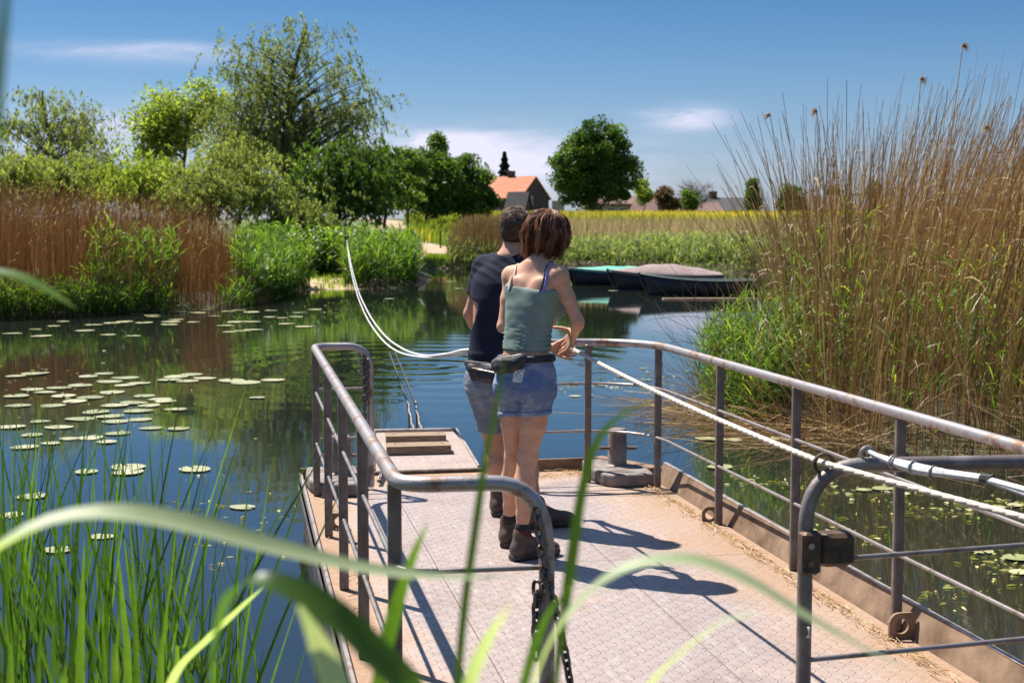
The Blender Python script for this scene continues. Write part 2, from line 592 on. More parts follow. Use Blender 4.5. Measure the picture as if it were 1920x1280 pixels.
M_PIPE = solid('galvanised pipe', (.42, .385, .375), .42, .55, col2=(.24, .15, .10), nscale=11, bump=.0010, bscale=120, thr=(.50, .64), rough2=.6)
M_HOOP = solid('dark weathered pipe', (.20, .165, .15), .5, .5, col2=(.33, .29, .27), nscale=7, bump=.0012, bscale=120, thr=(.45, .65))
M_POST = solid('weathered post paint', (.16, .125, .105), .55, .35, col2=(.27, .22, .20), nscale=14, bump=.001, bscale=150, thr=(.35, .7))
M_ROD = solid('thin rail rod', (.33, .29, .27), .42, .6, col2=(.2, .14, .1), nscale=14, thr=(.5, .7))
M_RUST = solid('rusty plate', (.13, .075, .04), .75, .15, col2=(.34, .23, .15), nscale=7, bump=.002, bscale=60, detail=8, thr=(.3, .7))
M_BOLL = solid('grimy painted steel', (.16, .125, .105), .7, .2, col2=(.30, .26, .235), nscale=8, bump=.002, bscale=50)
M_HULL = solid('hull steel', (.035, .035, .037), .6, .2, col2=(.09, .07, .055), nscale=5, bump=.002, bscale=30)
M_LIP = solid('worn steel lip', (.55, .47, .42), .4, .6, col2=(.33, .22, .15), nscale=16, thr=(.45, .7))
M_WOOD = solid('weathered plank', (.20, .125, .075), .8, col2=(.36, .25, .16), nscale=6, bump=.004, bscale=12, stretch=(1, 9, 9))
M_CHAIN = solid('steel chain', (.20, .18, .17), .42, .8, col2=(.12, .07, .045), nscale=40, thr=(.45, .65))
M_DARK = solid('dark iron', (.045, .034, .028), .6, .3, col2=(.17, .10, .06), nscale=16, bump=.002, bscale=60)
M_RUBBER = solid('black tape', (.015, .015, .015), .6)
M_ROPE = solid('pale rope', (.66, .56, .44), .85, col2=(.78, .71, .62), nscale=60, bump=.002, bscale=300)
M_CORD = solid('white cord', (.75, .74, .72), .7, col2=(.6, .6, .6), nscale=40, bump=.001, bscale=300)

# checker plate: worn steel with raised lozenges, rust and blown sand towards the sides


def deck_mat(name, sandy=1.0):
    m, t = new_mat(name)
    g = t.node('ShaderNodeNewGeometry')
    loc = t.mapping(g.outputs['Position'], rot=(0, 0, -ANG))
    lx, ly, lz = t.node('ShaderNodeSeparateXYZ', {0: loc}).outputs
    q = .046
    gx = t.math('DIVIDE', lx, q); gy = t.math('DIVIDE', ly, q)
    fx = t.math('FLOOR', gx); fy = t.math('FLOOR', gy)
    par = t.math('MODULO', t.math('ABSOLUTE', t.math('ADD', fx, fy)), 2.0)
    cx_ = t.math('SUBTRACT', t.math('SUBTRACT', gx, fx), .5); cy_ = t.math('SUBTRACT', t.math('SUBTRACT', gy, fy), .5)
    a = t.math('ADD', cx_, cy_); b = t.math('SUBTRACT', cx_, cy_)
    l_ = t.math('ADD', t.math('MULTIPLY', a, par), t.math('MULTIPLY', b, t.math('SUBTRACT', 1.0, par)))
    s_ = t.math('ADD', t.math('MULTIPLY', b, par), t.math('MULTIPLY', a, t.math('SUBTRACT', 1.0, par)))
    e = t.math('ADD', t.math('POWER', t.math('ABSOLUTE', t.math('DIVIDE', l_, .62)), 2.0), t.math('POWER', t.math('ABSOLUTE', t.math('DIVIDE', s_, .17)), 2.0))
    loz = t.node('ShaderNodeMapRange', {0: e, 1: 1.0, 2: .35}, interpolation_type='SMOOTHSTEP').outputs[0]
    nA = t.noise(loc, 2.2, 5, .6); nB = t.noise(loc, 45, 4, .65); nC = t.noise(loc, 9, 5, .65)
    steel = t.mix(nC, (.42, .34, .305), (.62, .515, .47))
    steel = t.mix(t.math('MULTIPLY', loz, .7), t.mix(.30, steel, (.16, .12, .10)), (.60, .51, .47))
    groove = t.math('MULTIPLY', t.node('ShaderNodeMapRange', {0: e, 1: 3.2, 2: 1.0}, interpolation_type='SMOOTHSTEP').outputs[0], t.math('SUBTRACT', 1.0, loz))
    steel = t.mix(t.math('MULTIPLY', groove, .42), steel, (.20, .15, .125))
    dirt = t.mix(nB, (.26, .15, .085), (.50, .34, .22))
    # the dirt lies against the kerbs and at the far end, with an edge of its own
    right = t.node('ShaderNodeMapRange', {0: t.math('ADD', lx, t.math('MULTIPLY', nA, .75)), 1: 2.36, 2: 2.92}).outputs[0]
    left = t.node('ShaderNodeMapRange', {0: t.math('SUBTRACT', lx, t.math('MULTIPLY', nA, .45)), 1: .52, 2: .30}).outputs[0]
    farr = t.node('ShaderNodeMapRange', {0: t.math('ADD', ly, t.math('MULTIPLY', nA, .7)), 1: 9.15, 2: 9.5}).outputs[0]
    patch = t.node('ShaderNodeMapRange', {0: nA, 1: .58, 2: .80, 3: 0.0, 4: .5}).outputs[0]
    scuff = t.noise(t.mapping(loc, (9, 1.2, 1)), 5, 4, .7)
    stain = t.noise(loc, 1.15, 6, .7, .8)
    steel = t.mix(t.node('ShaderNodeMapRange', {0: scuff, 1: .54, 2: .72, 3: 0, 4: .45}).outputs[0], steel, (.70, .64, .60))
    steel = t.mix(t.node('ShaderNodeMapRange', {0: stain, 1: .50, 2: .68, 3: 0, 4: .55}).outputs[0], steel, (.27, .19, .15))
    f = t.math('MAXIMUM', t.math('MAXIMUM', right, left), t.math('MAXIMUM', farr, patch), clamp=True)
    f = t.math('MULTIPLY', f, t.math('ADD', .55, t.math('MULTIPLY', nC, .7)), clamp=True)
    col = t.mix(t.math('MULTIPLY', f, sandy), steel, dirt)
    hh = t.math('ADD', t.math('MULTIPLY', loz, t.math('SUBTRACT', 1.0, t.math('MULTIPLY', f, .75))), t.math('MULTIPLY', nB, .35))
    bp = t.node('ShaderNodeBump', {'Strength': 1.0, 'Distance': .006, 'Height': hh})
    p = t.node('ShaderNodeBsdfPrincipled', {'Base Color': col, 'Metallic': .25, 'Roughness': t.math('ADD', .48, t.math('MULTIPLY', f, .45)), 'Normal': bp.outputs[0]})
    t.node('ShaderNodeOutputMaterial', {0: p.outputs[0]})
    return m


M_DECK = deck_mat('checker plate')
ferry = thing('cable_ferry', 'small open steel rope ferry with pipe railings and worn tread plate deck', 'ferry', fv(4.0, 1.55, 0.0))
ferry.rotation_euler = (0, 0, 0)
bpy.context.view_layer.update()
FL = ferry.location.copy()


class FMB(MB):
    """mesh builder whose mesh hangs under the ferry"""
    def build(s, name, mat, parent=None, smooth=False, **kw):
        s.V = [tuple(Vector(v) - FL) for v in s.V]
        return link(name, s.mesh(name, smooth), mat, parent or ferry, **kw)


# hull with raked ends
mb = FMB()
prof = [(UA - .02, DZ - .012), (UA + .55, -.35), (UB - .55, -.35), (UB + .02, DZ - .012)]
ring = [fv(u, VA + .01, z) for u, z in prof]
mb.prism(ring, V2 * (VB - VA - .02))
mb.build('hull', M_HULL)
mb = FMB(); mb.box(fv((UA + UB) / 2, VA - .005, .235), (.03, UB - UA - .1, .07), M=RF, bev=.01)
mb.build('rubbing_strake', M_HULL)
# deck plates, gap of 4 mm
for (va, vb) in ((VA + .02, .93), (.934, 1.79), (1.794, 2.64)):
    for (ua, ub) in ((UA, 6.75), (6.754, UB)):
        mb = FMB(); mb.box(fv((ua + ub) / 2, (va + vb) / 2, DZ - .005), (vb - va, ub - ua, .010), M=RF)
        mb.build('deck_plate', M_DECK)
# left lip: thin bright angle bar, right kerb: upright plate with a bright top edge
mb = FMB(); mb.box(fv((UA + UB) / 2, VA + .006, DZ + .012), (.018, UB - UA, .05), M=RF, bev=.004)
mb.build('kerb', M_LIP)
mb = FMB(); mb.prism([fv(UA, 2.648, DZ - .01), fv(UA, 2.692, DZ + .118), fv(UA, 2.712, DZ + .118), fv(UA, 2.73, DZ - .01)], U2 * (UB - UA - .55))
k = mb.build('kerb', M_RUST, label='rusty kerb plate along the right side of the deck')
mb = FMB(); mb.box(fv((UA + UB - .55) / 2, 2.703, DZ + .122), (.024, UB - UA - .55, .008), M=RF, bev=.003)
mb.build('kerb_edge', M_LIP, parent=k)
# the chamfered far right corner and the far kerb
mb = FMB(); mb.prism([fv(UB - .55, 2.60, DZ - .01), fv(UB - .55, 2.72, DZ - .01), fv(UB - .02, 2.42, DZ - .01), fv(UB - .06, 2.34, DZ - .01)], (0, 0, .10)); mb.build('kerb', M_RUST)
mb = FMB(); mb.box(fv(UB - .02, 1.98, DZ + .035), (.76, .02, .09), M=RF, bev=.003); mb.build('kerb', M_RUST)
mb = FMB(); mb.box(fv(UB - .02, .60, DZ + .035), (.44, .02, .07), M=RF, bev=.003); mb.build('kerb', M_RUST)

# railings ------------------------------------------------------------
RZ = 1.205; R_TOP = .024
VL, VR = .455, 2.615


def rail(pts, r, name, mat, **kw):
    mb = FMB(); mb.tube(pts, r, n=12); return mb.build(name, mat, smooth=True, **kw)


def post(u, v, top=RZ, w=.042, d=.03):
    mb = FMB(); mb.box(fv(u, v, (DZ + top) / 2), (w, d, top - DZ), M=RF, bev=.006)
    return mb.build('post', M_POST, smooth=False)


# right railing, turned across the far end and bent down behind the people
far_u = 8.86
top = [fv(3.9, VR + .03, RZ), fv(8.3, VR - .02, RZ)] + arc(fv(8.35, VR - .02, RZ), fv(far_u, VR - .04, RZ), fv(far_u + .02, VR - .50, RZ), 8) + \
      [fv(far_u, 2.0, RZ)] + arc(fv(far_u, 1.75, RZ), fv(far_u, 1.58, RZ), fv(far_u, 1.58, RZ - .17), 6) + [fv(far_u, 1.58, DZ)]
right_top = rail(top, R_TOP, 'top_rail', M_PIPE)
for u, v in ((4.30, VR + .03), (5.33, VR + .02), (6.38, VR), (7.45, VR - .01), (8.56, VR - .03), (far_u - .02, 2.20)):
    post(u, v, RZ - .01)
for h in (.69, .38):
    z = DZ + h - .06
    z = DZ + (.64 if h > .5 else .33)
    rail([fv(3.95, VR + .02, z), fv(8.3, VR - .03, z)] + arc(fv(8.35, VR - .03, z), fv(far_u, VR - .06, z), fv(far_u, VR - .5, z), 6) + [fv(far_u, 1.60, z)], .0085, 'middle_rail', M_ROD)
# left railing with a bent hoop at each end
top = [fv(far_u, .80, DZ + .02), fv(far_u, .80, RZ - .18)] + arc(fv(far_u, .80, RZ - .16), fv(far_u, .80, RZ), fv(far_u, .66, RZ), 7) + \
      arc(fv(far_u + .01, .56, RZ), fv(far_u, VL, RZ), fv(far_u - .12, VL, RZ), 5) + [fv(6.5, VL, RZ)] + \
      arc(fv(4.26, VL, RZ), fv(4.14, VL, RZ), fv(4.13, .55, RZ), 6) + [fv(4.12, .68, RZ)] + arc(fv(4.12, .72, RZ), fv(4.12, .90, RZ), fv(4.12, .90, RZ - .21), 8) + [fv(4.12, .90, DZ)]
left_top = rail(top, R_TOP, 'top_rail', M_PIPE)
for u in (4.25, 5.38, 6.43, 7.54, 8.70):
    post(u, VL, RZ - .01)
for z in (DZ + .64, DZ + .33):
    end_ = arc(fv(4.26, VL, z), fv(4.15, VL, z), fv(4.14, .55, z), 5) + [fv(4.13, .89, z)] if z > DZ + .5 else [fv(4.25, VL, z)]
    rail([fv(far_u, .79, z)] + arc(fv(far_u, .56, z), fv(far_u, VL, z), fv(far_u - .12, VL, z), 4) + [fv(4.30, VL, z)] + end_, .0085, 'middle_rail', M_ROD)
# right hoop beside the opening nearest the camera
HU, HV = 4.14, 1.735
top = [fv(HU, HV, DZ), fv(HU, HV, RZ - .20)] + arc(fv(HU, HV, RZ - .18), fv(HU, HV, RZ + .012), fv(HU, HV + .19, RZ + .012), 9) + [fv(HU, VR + .02, RZ)]
rail(top, R_TOP, 'top_rail', M_HOOP)
rail([fv(HU, HV + .12, DZ + .62), fv(HU, VR, DZ + .64)], .0085, 'middle_rail', M_ROD)
rail([fv(HU, HV + .02, DZ + .30), fv(HU, VR, DZ + .33)], .0085, 'middle_rail', M_ROD)
for z in (DZ + .62,):
    mb = FMB(); mb.box(fv(HU - .02, HV + .005, z + .03), (.062, .05, .135), M=RF, bev=.008); q = mb.build('latch_plate', M_DARK)
    mb = FMB(); mb.box(fv(HU, HV + .095, z + .035), (.115, .075, .105), M=RF, bev=.012); mb.build('latch_block', M_DARK, parent=q)
    mb = FMB(); mb.tube([fv(HU - .05, HV, z + .055), fv(HU - .045, HV, z + .055)], .010); mb.build('bolt', M_PIPE, parent=q)
    mb = FMB(); mb.tube([fv(HU - .05, HV, z), fv(HU - .045, HV, z)], .010); mb.build('bolt', M_PIPE, parent=q)


def ring_pts(c, r, ax, ay, n=16):
    return [c + ax * (r * math.cos(2 * math.pi * i / n)) + ay * (r * math.sin(2 * math.pi * i / n)) for i in range(n)]


Z3 = Vector((0, 0, 1))
mb = FMB(); mb.tube(ring_pts(fv(HU, HV + .055, RZ + .02), .030, V2, Z3), .0065, closed=True, n=8); mb.build('rope_eye', M_DARK, smooth=True)
mb = FMB(); mb.tube(ring_pts(fv(HU, HV + .20, RZ + .048), .021, V2, Z3), .0055, closed=True, n=8); mb.build('rope_eye', M_PIPE, smooth=True)
mb = FMB(); mb.tube(ring_pts(fv(HU - .03, HV, DZ + .40), .016, U2, Z3), .005, closed=True, n=8); mb.build('rope_eye', M_PIPE, smooth=True)

# lugs: an upright plate with a rounded shoulder and a hole


def lug(u, v, s=1.0, flip=1):
    mb = FMB(); w, h, th = .10 * s, .095 * s, .014
    N = 20
    outer = []
    hole = []
    hc = (w * .46, h * .50); hr = .027 * s
    for i in range(N):
        a = 2 * math.pi * i / N
        dx_, dz_ = math.cos(a), math.sin(a)
        # ray to the rounded box outline
        k = min((w * .5 + .0) / max(abs(dx_), 1e-6), (h * .5) / max(abs(dz_), 1e-6))
        x, z = dx_ * k, dz_ * k
        if x < 0 and z > 0:
            rr = min(k, .053 * s); x, z = dx_ * rr, dz_ * rr
        outer.append((x + w * .5, z + h * .5)); hole.append((hc[0] + hr * dx_, hc[1] + hr * dz_))
    V = []
    for y in (0, th):
        for (x, z) in outer: V.append(fv(u + y, v + flip * (x - w * .5), DZ + z))
        for (x, z) in hole: V.append(fv(u + y, v + flip * (x - w * .5), DZ + z))
    Fs = []
    for i in range(N):
        j = (i + 1) % N
        Fs += [(i, j, N + j, N + i), (2 * N + i, 3 * N + i, 3 * N + j, 2 * N + j), (i, 2 * N + i, 2 * N + j, j), (N + i, N + j, 3 * N + j, 3 * N + i)]
    mb.add(V, Fs); mb.build('lashing_lug', M_RUST)


lug(7.50, 2.575, .95); lug(5.22, 2.61, 1.15); lug(7.72, .52, .95, -1)

# bollards


def bollard(u, v, plinth, rb):
    mb = FMB(); mb.prism([fv(a, b, DZ) for a, b in plinth], (0, 0, .085))
    c = fv(u, v, 0)
    me_ = mb.build('bollard_base', M_BOLL)
    bv = me_.modifiers.new('bevel', 'BEVEL'); bv.width = .02; bv.segments = 3
    mb = FMB(); mb.lathe(fv(u, v, DZ + .085), [(rb * 1.25, 0), (rb * 1.02, .012), (rb, .03), (rb, .225), (rb * .9, .24), (0.001, .243)], 24)
    b = mb.build('bollard', M_BOLL, smooth=True)
    mb = FMB(); mb.tube([fv(u - .03, v - .135, DZ + .205), fv(u + .02, v + .135, DZ + .19)], .011, 10)
    mb.build('crossbar', M_RUST, parent=b, smooth=True)


bollard(8.96, 2.43, [(8.68, 2.26), (8.62, 2.32), (8.60, 2.40), (8.62, 2.585), (8.80, 2.60), (9.02, 2.58), (9.22, 2.44), (9.24, 2.26), (9.0, 2.22)], .062)
bollard(9.0, .62, [(8.62, .50), (8.62, .74), (9.28, .74), (9.28, .42), (9.0, .40), (8.8, .42)], .066)

# ramp at the far end, with two timber cleats
ra, rb_ = .87, 1.585
A, B = fv(UB + .08, ra, DZ + .015), fv(UB + .08, rb_, DZ + .015)
Cc, D = fv(10.90, 1.66, .35), fv(10.95, 1.02, .35)
mb = FMB(); nrm = Vector((0, 0, -.022)); mb.prism([A, B, Cc, D], nrm)
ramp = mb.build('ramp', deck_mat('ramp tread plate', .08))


def rp(s_, t_, z=0.0):
    a = A.lerp(B, s_); b = D.lerp(Cc, s_)
    return a.lerp(b, t_) + Vector((0, 0, z))


for (ta, tb) in ((.36, .47), (.64, .75)):
    mb = FMB(); mb.prism([rp(.13, ta, .002), rp(.80, ta, .002), rp(.80, tb, .002), rp(.13, tb, .002)], (0, 0, .060))
    w = mb.build('cleat_plank', M_WOOD, parent=ramp)
    for s_ in (.22, .72):
        mb = FMB(); mb.tube([rp(s_, (ta + tb) / 2, .062), rp(s_, (ta + tb) / 2, .0645)], .009, 8)
        mb.build('bolt', M_DARK, parent=w)
mb = FMB(); mb.tube([rp(0, 1, .01), rp(1, 1, .01)], .014, 8); mb.tube([rp(0, 0, .01), rp(0, 1, .01)], .010, 8); mb.tube([rp(1, 0, .01), rp(1, 1, .01)], .010, 8); mb.build('edge_bar', M_LIP, parent=ramp, smooth=True)
mb = FMB(); mb.tube([fv(UB + .03, ra - .03, DZ + .005), fv(UB + .03, rb_ + .03, DZ + .005)], .022, 10); mb.build('hinge', M_DARK, smooth=True)

# chains ---------------------------------------------------------------


def link_mesh(L, wd, r):
    mb = MB(); pts = []
    for i in range(14):
        a = 2 * math.pi * i / 14
        x = math.cos(a) * wd / 2; y = math.sin(a) * wd / 2
        y += math.copysign((L - wd) / 2, math.sin(a)) if abs(math.sin(a)) > 1e-6 else 0
        pts.append((x, 0, y))
    mb.tube(pts, r, n=6, closed=True)
    return mb.mesh('chain_link', True)


def chain(path, L, label, cat='chain', sag=None, group=None, lw=.62, r=.16, name='chain'):
    """links along a polyline"""
    me = link_mesh(L * 1.12, L * lw, L * r); me.materials.append(M_CHAIN)
    P_ = [Vector(p) for p in path]
    o0 = thing(name, label, cat, P_[0], group=group)
    seg = [(P_[i + 1] - P_[i]).length for i in range(len(P_) - 1)]
    tot = sum(seg); n = int(tot / (L * .78)); 
    for i in range(n):
        d = tot * (i + .5) / n; k = 0
        while d > seg[k] and k < len(seg) - 1:
            d -= seg[k]; k += 1
        p = P_[k].lerp(P_[k + 1], d / seg[k]); tdir = (P_[k + 1] - P_[k]).normalized()
        q = tdir.to_track_quat('Z', 'Y')
        from mathutils import Quaternion
        q = q @ Quaternion((0, 0, 1), (math.pi / 2) * (i % 2) + .5 + random.uniform(-.2, .2))
        o = link('chain_link', me, None, o0)
        o.rotation_mode = 'QUATERNION'; o.rotation_quaternion = q; o.location = p - P_[0]
    return o0


hp = fv(HU - .02, .88, RZ - .11)
chain([fv(4.10, .865, RZ - .08), fv(4.07, .885, RZ - .28), fv(4.08, .865, RZ - .36)], .034, 'upper loop of the chain hung inside the near left railing hoop', group='chains on the near left hoop')
chain([fv(4.08, .862, RZ - .30), fv(4.06, .855, RZ - .52)], .040, 'short chain end with long links hanging straight from the near left hoop', group='chains on the near left hoop')
chain([fv(4.08, .885, RZ - .24), fv(4.05, .915, RZ - .38), fv(4.03, .94, RZ - .52), fv(4.02, .965, RZ - .68), fv(4.01, .99, DZ + .04)], .032, 'long chain that slants from the near left hoop down to the deck', group='chains on the near left hoop')
for k, (a, b, zz) in enumerate(((0, .0, .42), (.012, .01, .30), (-.012, -.01, .24))):
    pass
chain([fv(far_u - .03, .765, RZ - .06), fv(far_u - .04, .762, RZ - .30), fv(far_u - .04, .765, RZ - .56)], .034, 'doubled chain hanging inside the far left railing hoop')
chain([fv(far_u - .05, .785, RZ - .08), fv(far_u - .055, .78, RZ - .36)], .034, 'short strand of chain hanging beside the doubled chain at the far left hoop')
chain([fv(8.95, .86, DZ + .03), fv(9.3, .92, DZ + .04), fv(9.7, 1.0, DZ + .05)], .036, 'loose chain lying across the ramp hinge')
# two chains that run from the ramp out under the far water
for sx, lab in ((.44, 'left one of two thin chains running from the ramp into the far water'), (.66, 'right one of two thin chains running from the ramp into the far water')):
    s0 = rp(.48 if sx < .5 else .575, 1.0, .0)
    e0 = on(765 if sx < .5 else 779, 752, .012); e1 = on(730 if sx < .5 else 741, 660, .012)
    P_ = [s0 + (e0 - s0) * (k / 8) + Vector((.006 * math.sin(k * 2.1), 0, -.02 * math.sin(math.pi * k / 8))) for k in range(9)]
    P_ = [Vector((p.x, p.y, max(p.z, .012))) for p in P_]
    mbx = MB(); mbx.tube([p - P_[0] for p in (P_[-1], e1)], .008, 6)
    c = chain(P_[:], .030, lab, group='thin chains running out from the ramp', r=.15, lw=.5)
    link('sunk_wire', mbx.mesh('sunk_wire', True), M_CHAIN, c)

# ropes ----------------------------------------------------------------


def twisted(path, r, name, mat, label, cat='rope', strands=3, pitch=None, group=None, sub=10):
    """laid rope: three strands wound round each other along a smooth path"""
    P_ = np.array([tuple(p) for p in path]); d = np.concatenate([[0], np.cumsum(np.linalg.norm(np.diff(P_, axis=0), axis=1))])
    n = int(min(1500, max(12, d[-1] / (r * 1.6)))); pitch = pitch or r * 13
    s = np.linspace(0, d[-1], n); C_ = np.stack([np.interp(s, d, P_[:, k]) for k in range(3)], 1)
    T = np.gradient(C_, axis=0); T /= np.linalg.norm(T, axis=1, keepdims=True)
    X = np.cross(T, [0.03, .02, 1.0]); X /= np.linalg.norm(X, axis=1, keepdims=True); Y_ = np.cross(X, T)
    parts = []
    for k in range(strands):
        a = s / pitch * 2 * math.pi + 2 * math.pi * k / strands
        Q_ = C_ + (X * np.cos(a)[:, None] + Y_ * np.sin(a)[:, None]) * r * .22
        V_, F_ = tubes3(Q_[None], np.full((1, n), r * .76), 6)
        parts.append((V_, F_, np.zeros(len(V_))))
    me = strand_mesh(name, parts, True)
    o = link(name, me, mat, label=label, category=cat, group=group)
    return o
# ================================================================ PEOPLE (implicit surfaces turned into meshes)


class Vol:
    """signed distance volume on a grid; parts blend smoothly into one surface"""
    def __init__(s, lo, hi, h):
        s.lo = np.array(lo, float); s.h = h
        s.n = np.ceil((np.array(hi, float) - s.lo) / h).astype(int) + 1
        s.f = np.full(s.n, .08, np.float32)

    def like(s):
        o = Vol.__new__(Vol); o.lo = s.lo; o.h = s.h; o.n = s.n; o.f = np.full(s.n, .08, np.float32)
        return o

    def pts(s, sl=None):
        ax = [s.lo[i] + s.h * np.arange(s.n[i]) for i in range(3)]
        if sl is not None:
            ax = [ax[i][sl[i]] for i in range(3)]
        return np.stack(np.meshgrid(*ax, indexing='ij'), -1)

    def box(s, lo, hi, m):
        a = np.clip(np.floor((np.array(lo) - m - s.lo) / s.h).astype(int), 0, s.n - 1)
        b = np.clip(np.ceil((np.array(hi) + m - s.lo) / s.h).astype(int) + 1, 1, s.n)
        return tuple(slice(a[i], max(b[i], a[i] + 1)) for i in range(3))

    def blend(s, sl, d, k):
        a = s.f[sl]
        if k > 0:
            hh = np.clip(.5 + .5 * (d - a) / k, 0, 1)
            s.f[sl] = d * (1 - hh) + a * hh - k * hh * (1 - hh)
        else:
            s.f[sl] = np.minimum(a, d)

    def cone(s, a, b, ra, rb, k=.02, carve=False, flat=None):
        """tapered capsule; flat=(axis, factor) squashes the section along a direction"""
        a = np.array(a, float); b = np.array(b, float); r = max(ra, rb)
        sl = s.box(np.minimum(a, b) - r, np.maximum(a, b) + r, .06)
        P = s.pts(sl)
        ab = b - a; t = np.clip(((P - a) @ ab) / (ab @ ab + 1e-12), 0, 1)
        Q = P - (a + t[..., None] * ab)
        if flat is not None:
            ax, fk = flat; ax = np.array(ax, float); ax /= np.linalg.norm(ax)
            c = Q @ ax
            Q = Q + ax * (c * (1 / fk - 1))[..., None]
        d = np.linalg.norm(Q, axis=-1) - (ra + t * (rb - ra))
        if flat is not None:
            d = d * min(1, flat[1] * 1.15)
        if carve:
            s.carve(sl, d, k)
        else:
            s.blend(sl, d.astype(np.float32), k)
        return s

    def carve(s, sl, d, k):
        a = s.f[sl]; d = -d
        hh = np.clip(.5 - .5 * (d - a) / k, 0, 1)
        s.f[sl] = d * (1 - hh) + a * hh + k * hh * (1 - hh)

    def chain(s, pts, rs, k=.015, **kw):
        for i in range(len(pts) - 1):
            s.cone(pts[i], pts[i + 1], rs[i], rs[i + 1], k, **kw)
        return s

    def ell(s, c, R, r, k=.02, carve=False):
        """ellipsoid with axes the rows of R (3x3) and radii r"""
        c = np.array(c, float); r = np.array(r, float); m = r.max()
        sl = s.box(c - m, c + m, .05)
        Q = (s.pts(sl) - c) @ np.array(R, float).T
        q = np.linalg.norm(Q / r, axis=-1); g = np.linalg.norm(Q / r ** 2, axis=-1) + 1e-6
        d = q * (q - 1) / g
        if carve:
            s.carve(sl, d, k)
        else:
            s.blend(sl, d.astype(np.float32), k)
        return s

    def loft(s, rings, R, k=.02, p=2.3):
        """stack of superellipse rings (centre, half width, half depth); R rows: right, forward, up"""
        R = np.array(R, float)
        C = np.array([r[0] for r in rings], float); wv = np.array([r[1] for r in rings]); dv = np.array([r[2] for r in rings])
        m = max(wv.max(), dv.max())
        sl = s.box(C.min(0) - m, C.max(0) + m, .05)
        P = s.pts(sl)
        hz = P[..., 2]; z = C[:, 2]
        o = np.argsort(z)
        cc = [np.interp(hz, z[o], C[o, i]) for i in range(2)]
        wi = np.interp(hz, z[o], wv[o]); di = np.interp(hz, z[o], dv[o])
        X = (P[..., 0] - cc[0]) * R[0, 0] + (P[..., 1] - cc[1]) * R[0, 1]
        Y = (P[..., 0] - cc[0]) * R[1, 0] + (P[..., 1] - cc[1]) * R[1, 1]
        q = (np.abs(X / wi) ** p + np.abs(Y / di) ** p) ** (1 / p)
        d = (q - 1) * np.minimum(wi, di)
        d = np.maximum(d, np.maximum(hz - z.max(), z.min() - hz))
        s.blend(sl, d.astype(np.float32), k)
        return s

    def mesh(s, name, f=None):
        f = s.f if f is None else f
        I = f < 0
        n = np.array(f.shape)
        cs = np.zeros(n - 1, np.int8)
        for a in (0, 1):
            for b in (0, 1):
                for c in (0, 1):
                    cs += I[a:n[0] - 1 + a, b:n[1] - 1 + b, c:n[2] - 1 + c]
        cell = (cs > 0) & (cs < 8)
        idx = np.full(n - 1, -1, np.int64); ci = np.argwhere(cell); idx[cell] = np.arange(len(ci))
        acc = np.zeros((len(ci), 3)); cnt = np.zeros(len(ci))
        corners = [(a, b, c) for a in (0, 1) for b in (0, 1) for c in (0, 1)]
        for A_ in corners:
            for ax in range(3):
                if A_[ax]:
                    continue
                B_ = list(A_); B_[ax] = 1
                pa = ci + A_; pb = ci + B_
                fa = f[pa[:, 0], pa[:, 1], pa[:, 2]]; fb = f[pb[:, 0], pb[:, 1], pb[:, 2]]
                m_ = (fa < 0) != (fb < 0)
                tt_ = np.where(m_, fa / (fa - fb + 1e-12), 0)
                pp = np.array(A_, float)[None] + np.zeros((len(ci), 3)); pp[:, ax] += tt_
                acc += pp * m_[:, None]; cnt += m_
        V = s.lo + (ci + acc / cnt[:, None]) * s.h
        Fs = []
        for ax in range(3):
            u, v = (ax + 1) % 3, (ax + 2) % 3
            sl0 = [slice(None)] * 3; sl1 = [slice(None)] * 3
            sl0[ax] = slice(0, n[ax] - 1); sl1[ax] = slice(1, n[ax])
            a = I[tuple(sl0)]; b = I[tuple(sl1)]
            e = np.argwhere(a != b)
            e = e[(e[:, u] > 0) & (e[:, v] > 0) & (e[:, u] < n[u] - 1) & (e[:, v] < n[v] - 1)]
            sgn = a[e[:, 0], e[:, 1], e[:, 2]]
            def g(du, dv):
                q = e.copy(); q[:, u] -= du; q[:, v] -= dv
                return idx[q[:, 0], q[:, 1], q[:, 2]]
            Q = np.stack([g(1, 1), g(0, 1), g(0, 0), g(1, 0)], 1)
            Q[~sgn] = Q[~sgn][:, ::-1]
            Fs.append(Q)
        Q = np.concatenate(Fs)
        Q = Q[(Q >= 0).all(1)]
        # two rounds of smoothing take the steps out
        for _ in range(2):
            sm = np.zeros_like(V); c = np.zeros(len(V))
            for i in range(4):
                j = (i + 1) % 4
                np.add.at(sm, Q[:, i], V[Q[:, j]]); np.add.at(sm, Q[:, j], V[Q[:, i]])
                np.add.at(c, Q[:, i], 1); np.add.at(c, Q[:, j], 1)
            V = V * .5 + .5 * sm / np.maximum(c, 1)[:, None]
        return mesh_np(name, V, Q, True)


def fnoise(f, P, scale, seed=0, m=.035):
    """noise only where a field is near its surface"""
    k = np.abs(f) < m
    out = np.zeros(f.shape, np.float32)
    out[k] = vnoise(P[k], scale, seed)
    return out


def nn(v):
    v = np.array(v, float); return v / np.linalg.norm(v)


def A3(x, y, Y):
    return np.array(tuple(at(x, y, Y)))


